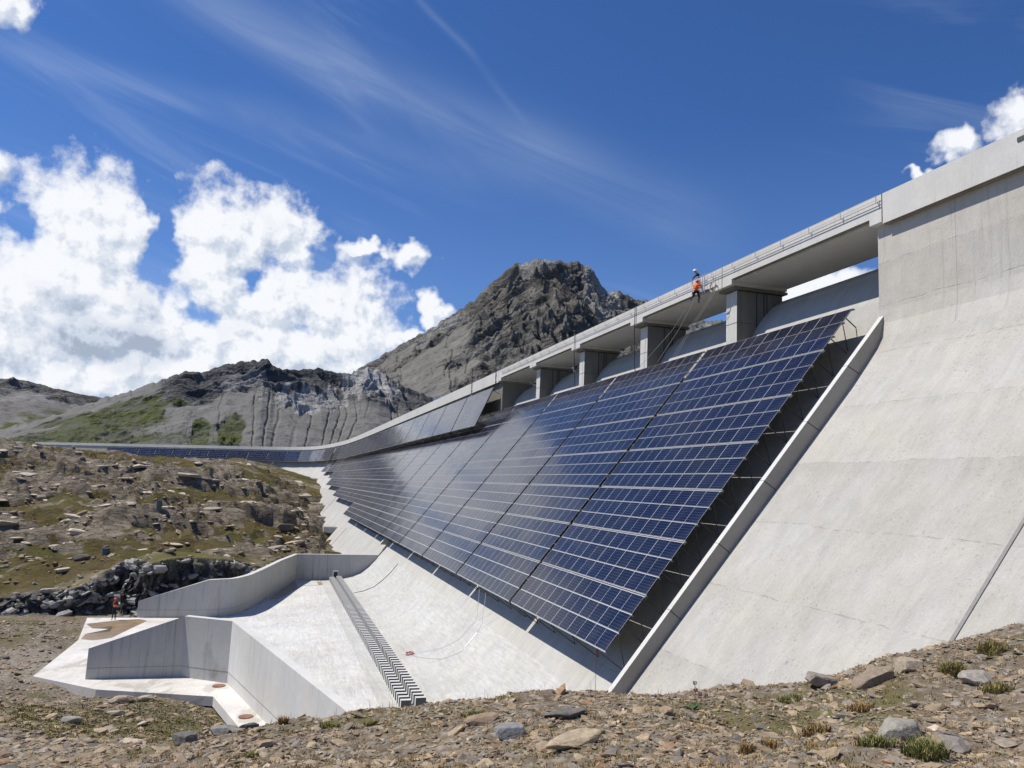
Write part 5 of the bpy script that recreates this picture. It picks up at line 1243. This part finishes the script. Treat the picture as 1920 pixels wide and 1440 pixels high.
# second worker leaning over the parapet
human((25.0, 42.1, 12.5), 1.35, {'waist': (0, .03, 1.1), 'chest': (0, .16, 1.30), 'neck': (0, .27, 1.44), 'head': (0, .34, 1.52), 'crown': (0, .36, 1.62), 'sl': (-.17, .22, 1.38), 'sr': (.17, .22, 1.38), 'el': (-.22, .42, 1.16), 'wl': (-.14, .56, 1.0), 'hl': (-.12, .6, .95), 'er': (.22, .42, 1.16), 'wr': (.14, .52, .98), 'hr': (.12, .56, .93)},
      'person in dark jacket and white helmet leaning over the parapet above the rope worker', None, M_white)

# ------------------------------------------------------------------ ropes, poles, small gear
def rope(name, pts, r, mat, label, cat, group=None):
    mb = MB(); mb.tube(pts, r, 5); o = mb.build(name, mat); return tag(o, label, cat, group)
rg = 'ropes of the rope worker'
rope('climbing_rope', [(24.25, 41.5, 13.35), (24.2, 41.3, 12.4), (24.35, 44.5, 10.6), (24.6, 49.6, 8.9)], .012, M_rope, 'leftmost pale rope running from the rope worker down to the panels', 'rope', rg)
rope('climbing_rope', [(24.25, 41.2, 12.3), (24.4, 43.6, 10.6), (24.65, 47.0, 8.9)], .012, M_rope, 'middle pale rope running from the rope worker down to the panels', 'rope', rg)
rope('climbing_rope', [(24.3, 39.5, 13.3), (24.28, 39.6, 11.9), (24.4, 42.5, 10.2), (24.7, 45.0, 8.9)], .012, M_rope, 'left of two close ropes hanging from the parapet right of the rope worker', 'rope', rg)
rope('climbing_rope', [(24.3, 39.2, 13.3), (24.28, 39.3, 11.9), (24.4, 42.2, 10.2), (24.7, 44.6, 8.9)], .012, M_rope, 'right of two close ropes hanging from the parapet right of the rope worker', 'rope', rg)
cp = [(24.3 - .03 * math.sin(i * 1.3), 39.5 + .32 * math.cos(i * .52), 12.35 + .30 * math.sin(i * .52)) for i in range(40)]
rope('rope_coil', cp, .022, M_rope, 'coil of pale rope hung on the parapet right of the rope worker', 'rope coil')
for (y, lab) in ((41.0, 'left of two short steel ladders hooked over the parapet beside the rope worker'), (40.45, 'right of two short steel ladders hooked over the parapet beside the rope worker')):
    mb = MB(); mb.tube([(24.75, y, 13.45), (24.3, y, 13.45), (24.3, y, 12.2)], .025, 6); mb.tube([(24.75, y + .25, 13.45), (24.3, y + .25, 13.45), (24.3, y + .25, 12.2)], .025, 6)
    for q in range(4): mb.tube([(24.3, y, 12.4 + q * .28), (24.3, y + .25, 12.4 + q * .28)], .015, 5)
    o = mb.build('hook_ladder', M_alu); tag(o, lab, 'ladder', 'hook ladders on the parapet')
rope('drop_cable', [(24.38, 50.1, 13.45), (24.36, 50.1, 12), (24.5, 50.2, 9.0), (24.6, 50.3, 8.7)], .03, M_black, 'dark cable hanging from the parapet joint at the second pier from the right', 'cable', 'cables down the parapet joints')
rope('drop_cable', [(24.38, 61.9, 13.45), (24.36, 61.9, 12), (24.55, 61.9, 8.8)], .03, M_black, 'dark cable hanging from the parapet joint at the third pier from the right', 'cable', 'cables down the parapet joints')
def pole(y, z0, z1, lab):
    root = empty('mast_pole', (24.36, y, z0)); tag(root, lab, 'pole', 'poles on the parapet')
    mb = MB(); mb.tube([(0, 0, 0), (0, 0, z1 - z0)], .05, 8); mb.build('mast', M_steel, root)
    mb = MB(); mb.box(-.06, .1, -.1, .1, .35, .5); mb.box(-.06, .1, -.1, .1, 1.1, 1.25); mb.build('bracket', M_alu, root)
    mb = MB(); mb.tube([(0, 0, z1 - z0 - 1.1), (-.25, .1, z1 - z0 - .95)], .03, 6); mb.build('side_arm', M_steel, root)
pole(86.8, 11.9, 16.2, 'tall thin pole on the parapet just beyond the last pier'); pole(98.3, 11.3, 15.3, 'second thin pole on the parapet, farther along the dam')
bt = empty('work_platform', (25.6, 126.6, 13.2)); tag(bt, 'small light blue metal work platform standing on the crest above the mountain slope', 'work platform')
mb = MB()
for x in (-.55, .55):
    for y in (-.8, .8): mb.bar((x, y, 0), (x, y, 1.25), .07)
mb.build('corner_posts', M_blue, bt)
mb = MB()
for z in (.6, 1.22):
    mb.bar((-.55, -.8, z), (-.55, .8, z), .06); mb.bar((.55, -.8, z), (.55, .8, z), .06); mb.bar((-.55, -.8, z), (.55, -.8, z), .06); mb.bar((-.55, .8, z), (.55, .8, z), .06)
mb.build('guard_rails', M_blue, bt); mb = MB(); mb.box(-.6, .6, -.85, .85, 0, .5); mb.build('platform_box', M_blue, bt)
# red and grey cables hanging below the first arrays, ending in a loose pile in the bucket
gl = 'loose cables below the arrays'
def fp(b, y, up=.03):   # point on the chute surface
    b = b * K; y = y * K if y > 30 else y; P = [(24, ch(24)), (13.2, ch(13.2)), (12.5, -9.3), (11.7, -10.12), (10.9, -10.75), (9.9, -11.15), (8.7, -11.4), (7.45, -11.54)][::-1]
    return (b, y, float(np.interp(b, [p[0] for p in P], [p[1] for p in P])) + up)
rope('loose_cable', [(12.9, 47.4, -6.4), (13.1, 48.4, -8.3), fp(12.2, 45.8), fp(11.4, 45.9), fp(10.6, 47.0), fp(9.9, 48.2), fp(9.2, 48.9), fp(9.0, 49.2)], .012, M_alu, 'left of two thin grey cables lying down the curved chute', 'cable', gl)
rope('loose_cable', [(12.9, 45.9, -6.4), (13.0, 46.8, -8.4), fp(12.0, 44.2), fp(11.1, 44.0), fp(10.3, 45.2), fp(9.6, 46.9), fp(9.2, 48.1), fp(9.05, 48.9)], .012, M_alu, 'right of two thin grey cables lying down the curved chute', 'cable', gl)
cp = [fp(9.05 + .22 * math.sin(i * 1.9) + .1 * math.cos(i * .7), 49.0 + .5 * math.cos(i * 1.33), .03 + .01 * (i % 3)) for i in range(26)]
rope('cable_pile', cp, .010, M_redrope, 'small tangled pile of reddish cable in the bottom of the chute', 'cable')
rope('red_cable', [(12.9, 29.3, -6.3), (12.95, 29.4, -8.3), fp(11.9, 29.2, .05), fp(11.2, 29.0, .05)], .02, M_redrope, 'red cable hanging below the bottom corner of the nearest array', 'cable', gl)
rope('red_cable', [(15.4, 28.6, -5.2), (15.3, 28.7, -5.7), fp(13.4, 28.0, .05)], .02, M_redrope, 'dark red cable in the shadow between the nearest array and the rib', 'cable', gl)
# well rings on the hill
for (x, y, s, lab) in ((-15.8, 90.5, .42, 'short grey-green concrete well ring on the hill above the cliff'), (-15.3, 124, .42, 'upright grey concrete pipe on the pale rocks of the hill'), (-12.66, 182, .5, 'farthest dark concrete pipe, near the top of the hill')):
    z = float(gz(x, y)[0]); root = empty('well_ring', (x, y, z)); tag(root, lab, 'well ring', 'well rings on the hill')
    hh = {90.5: .65, 124: 1.3, 182: 1.5}[y]
    mb = MB(); mb.tube([(0, 0, -.3), (0, 0, hh)], s, 20); mb.build('ring', simple('weathered_pipe', (.15, .17, .16), .8), root); mb = MB(); mb.tube([(0, 0, hh), (0, 0, hh + .06)], s * 1.08, 20); mb.build('lid', M_steel, root)
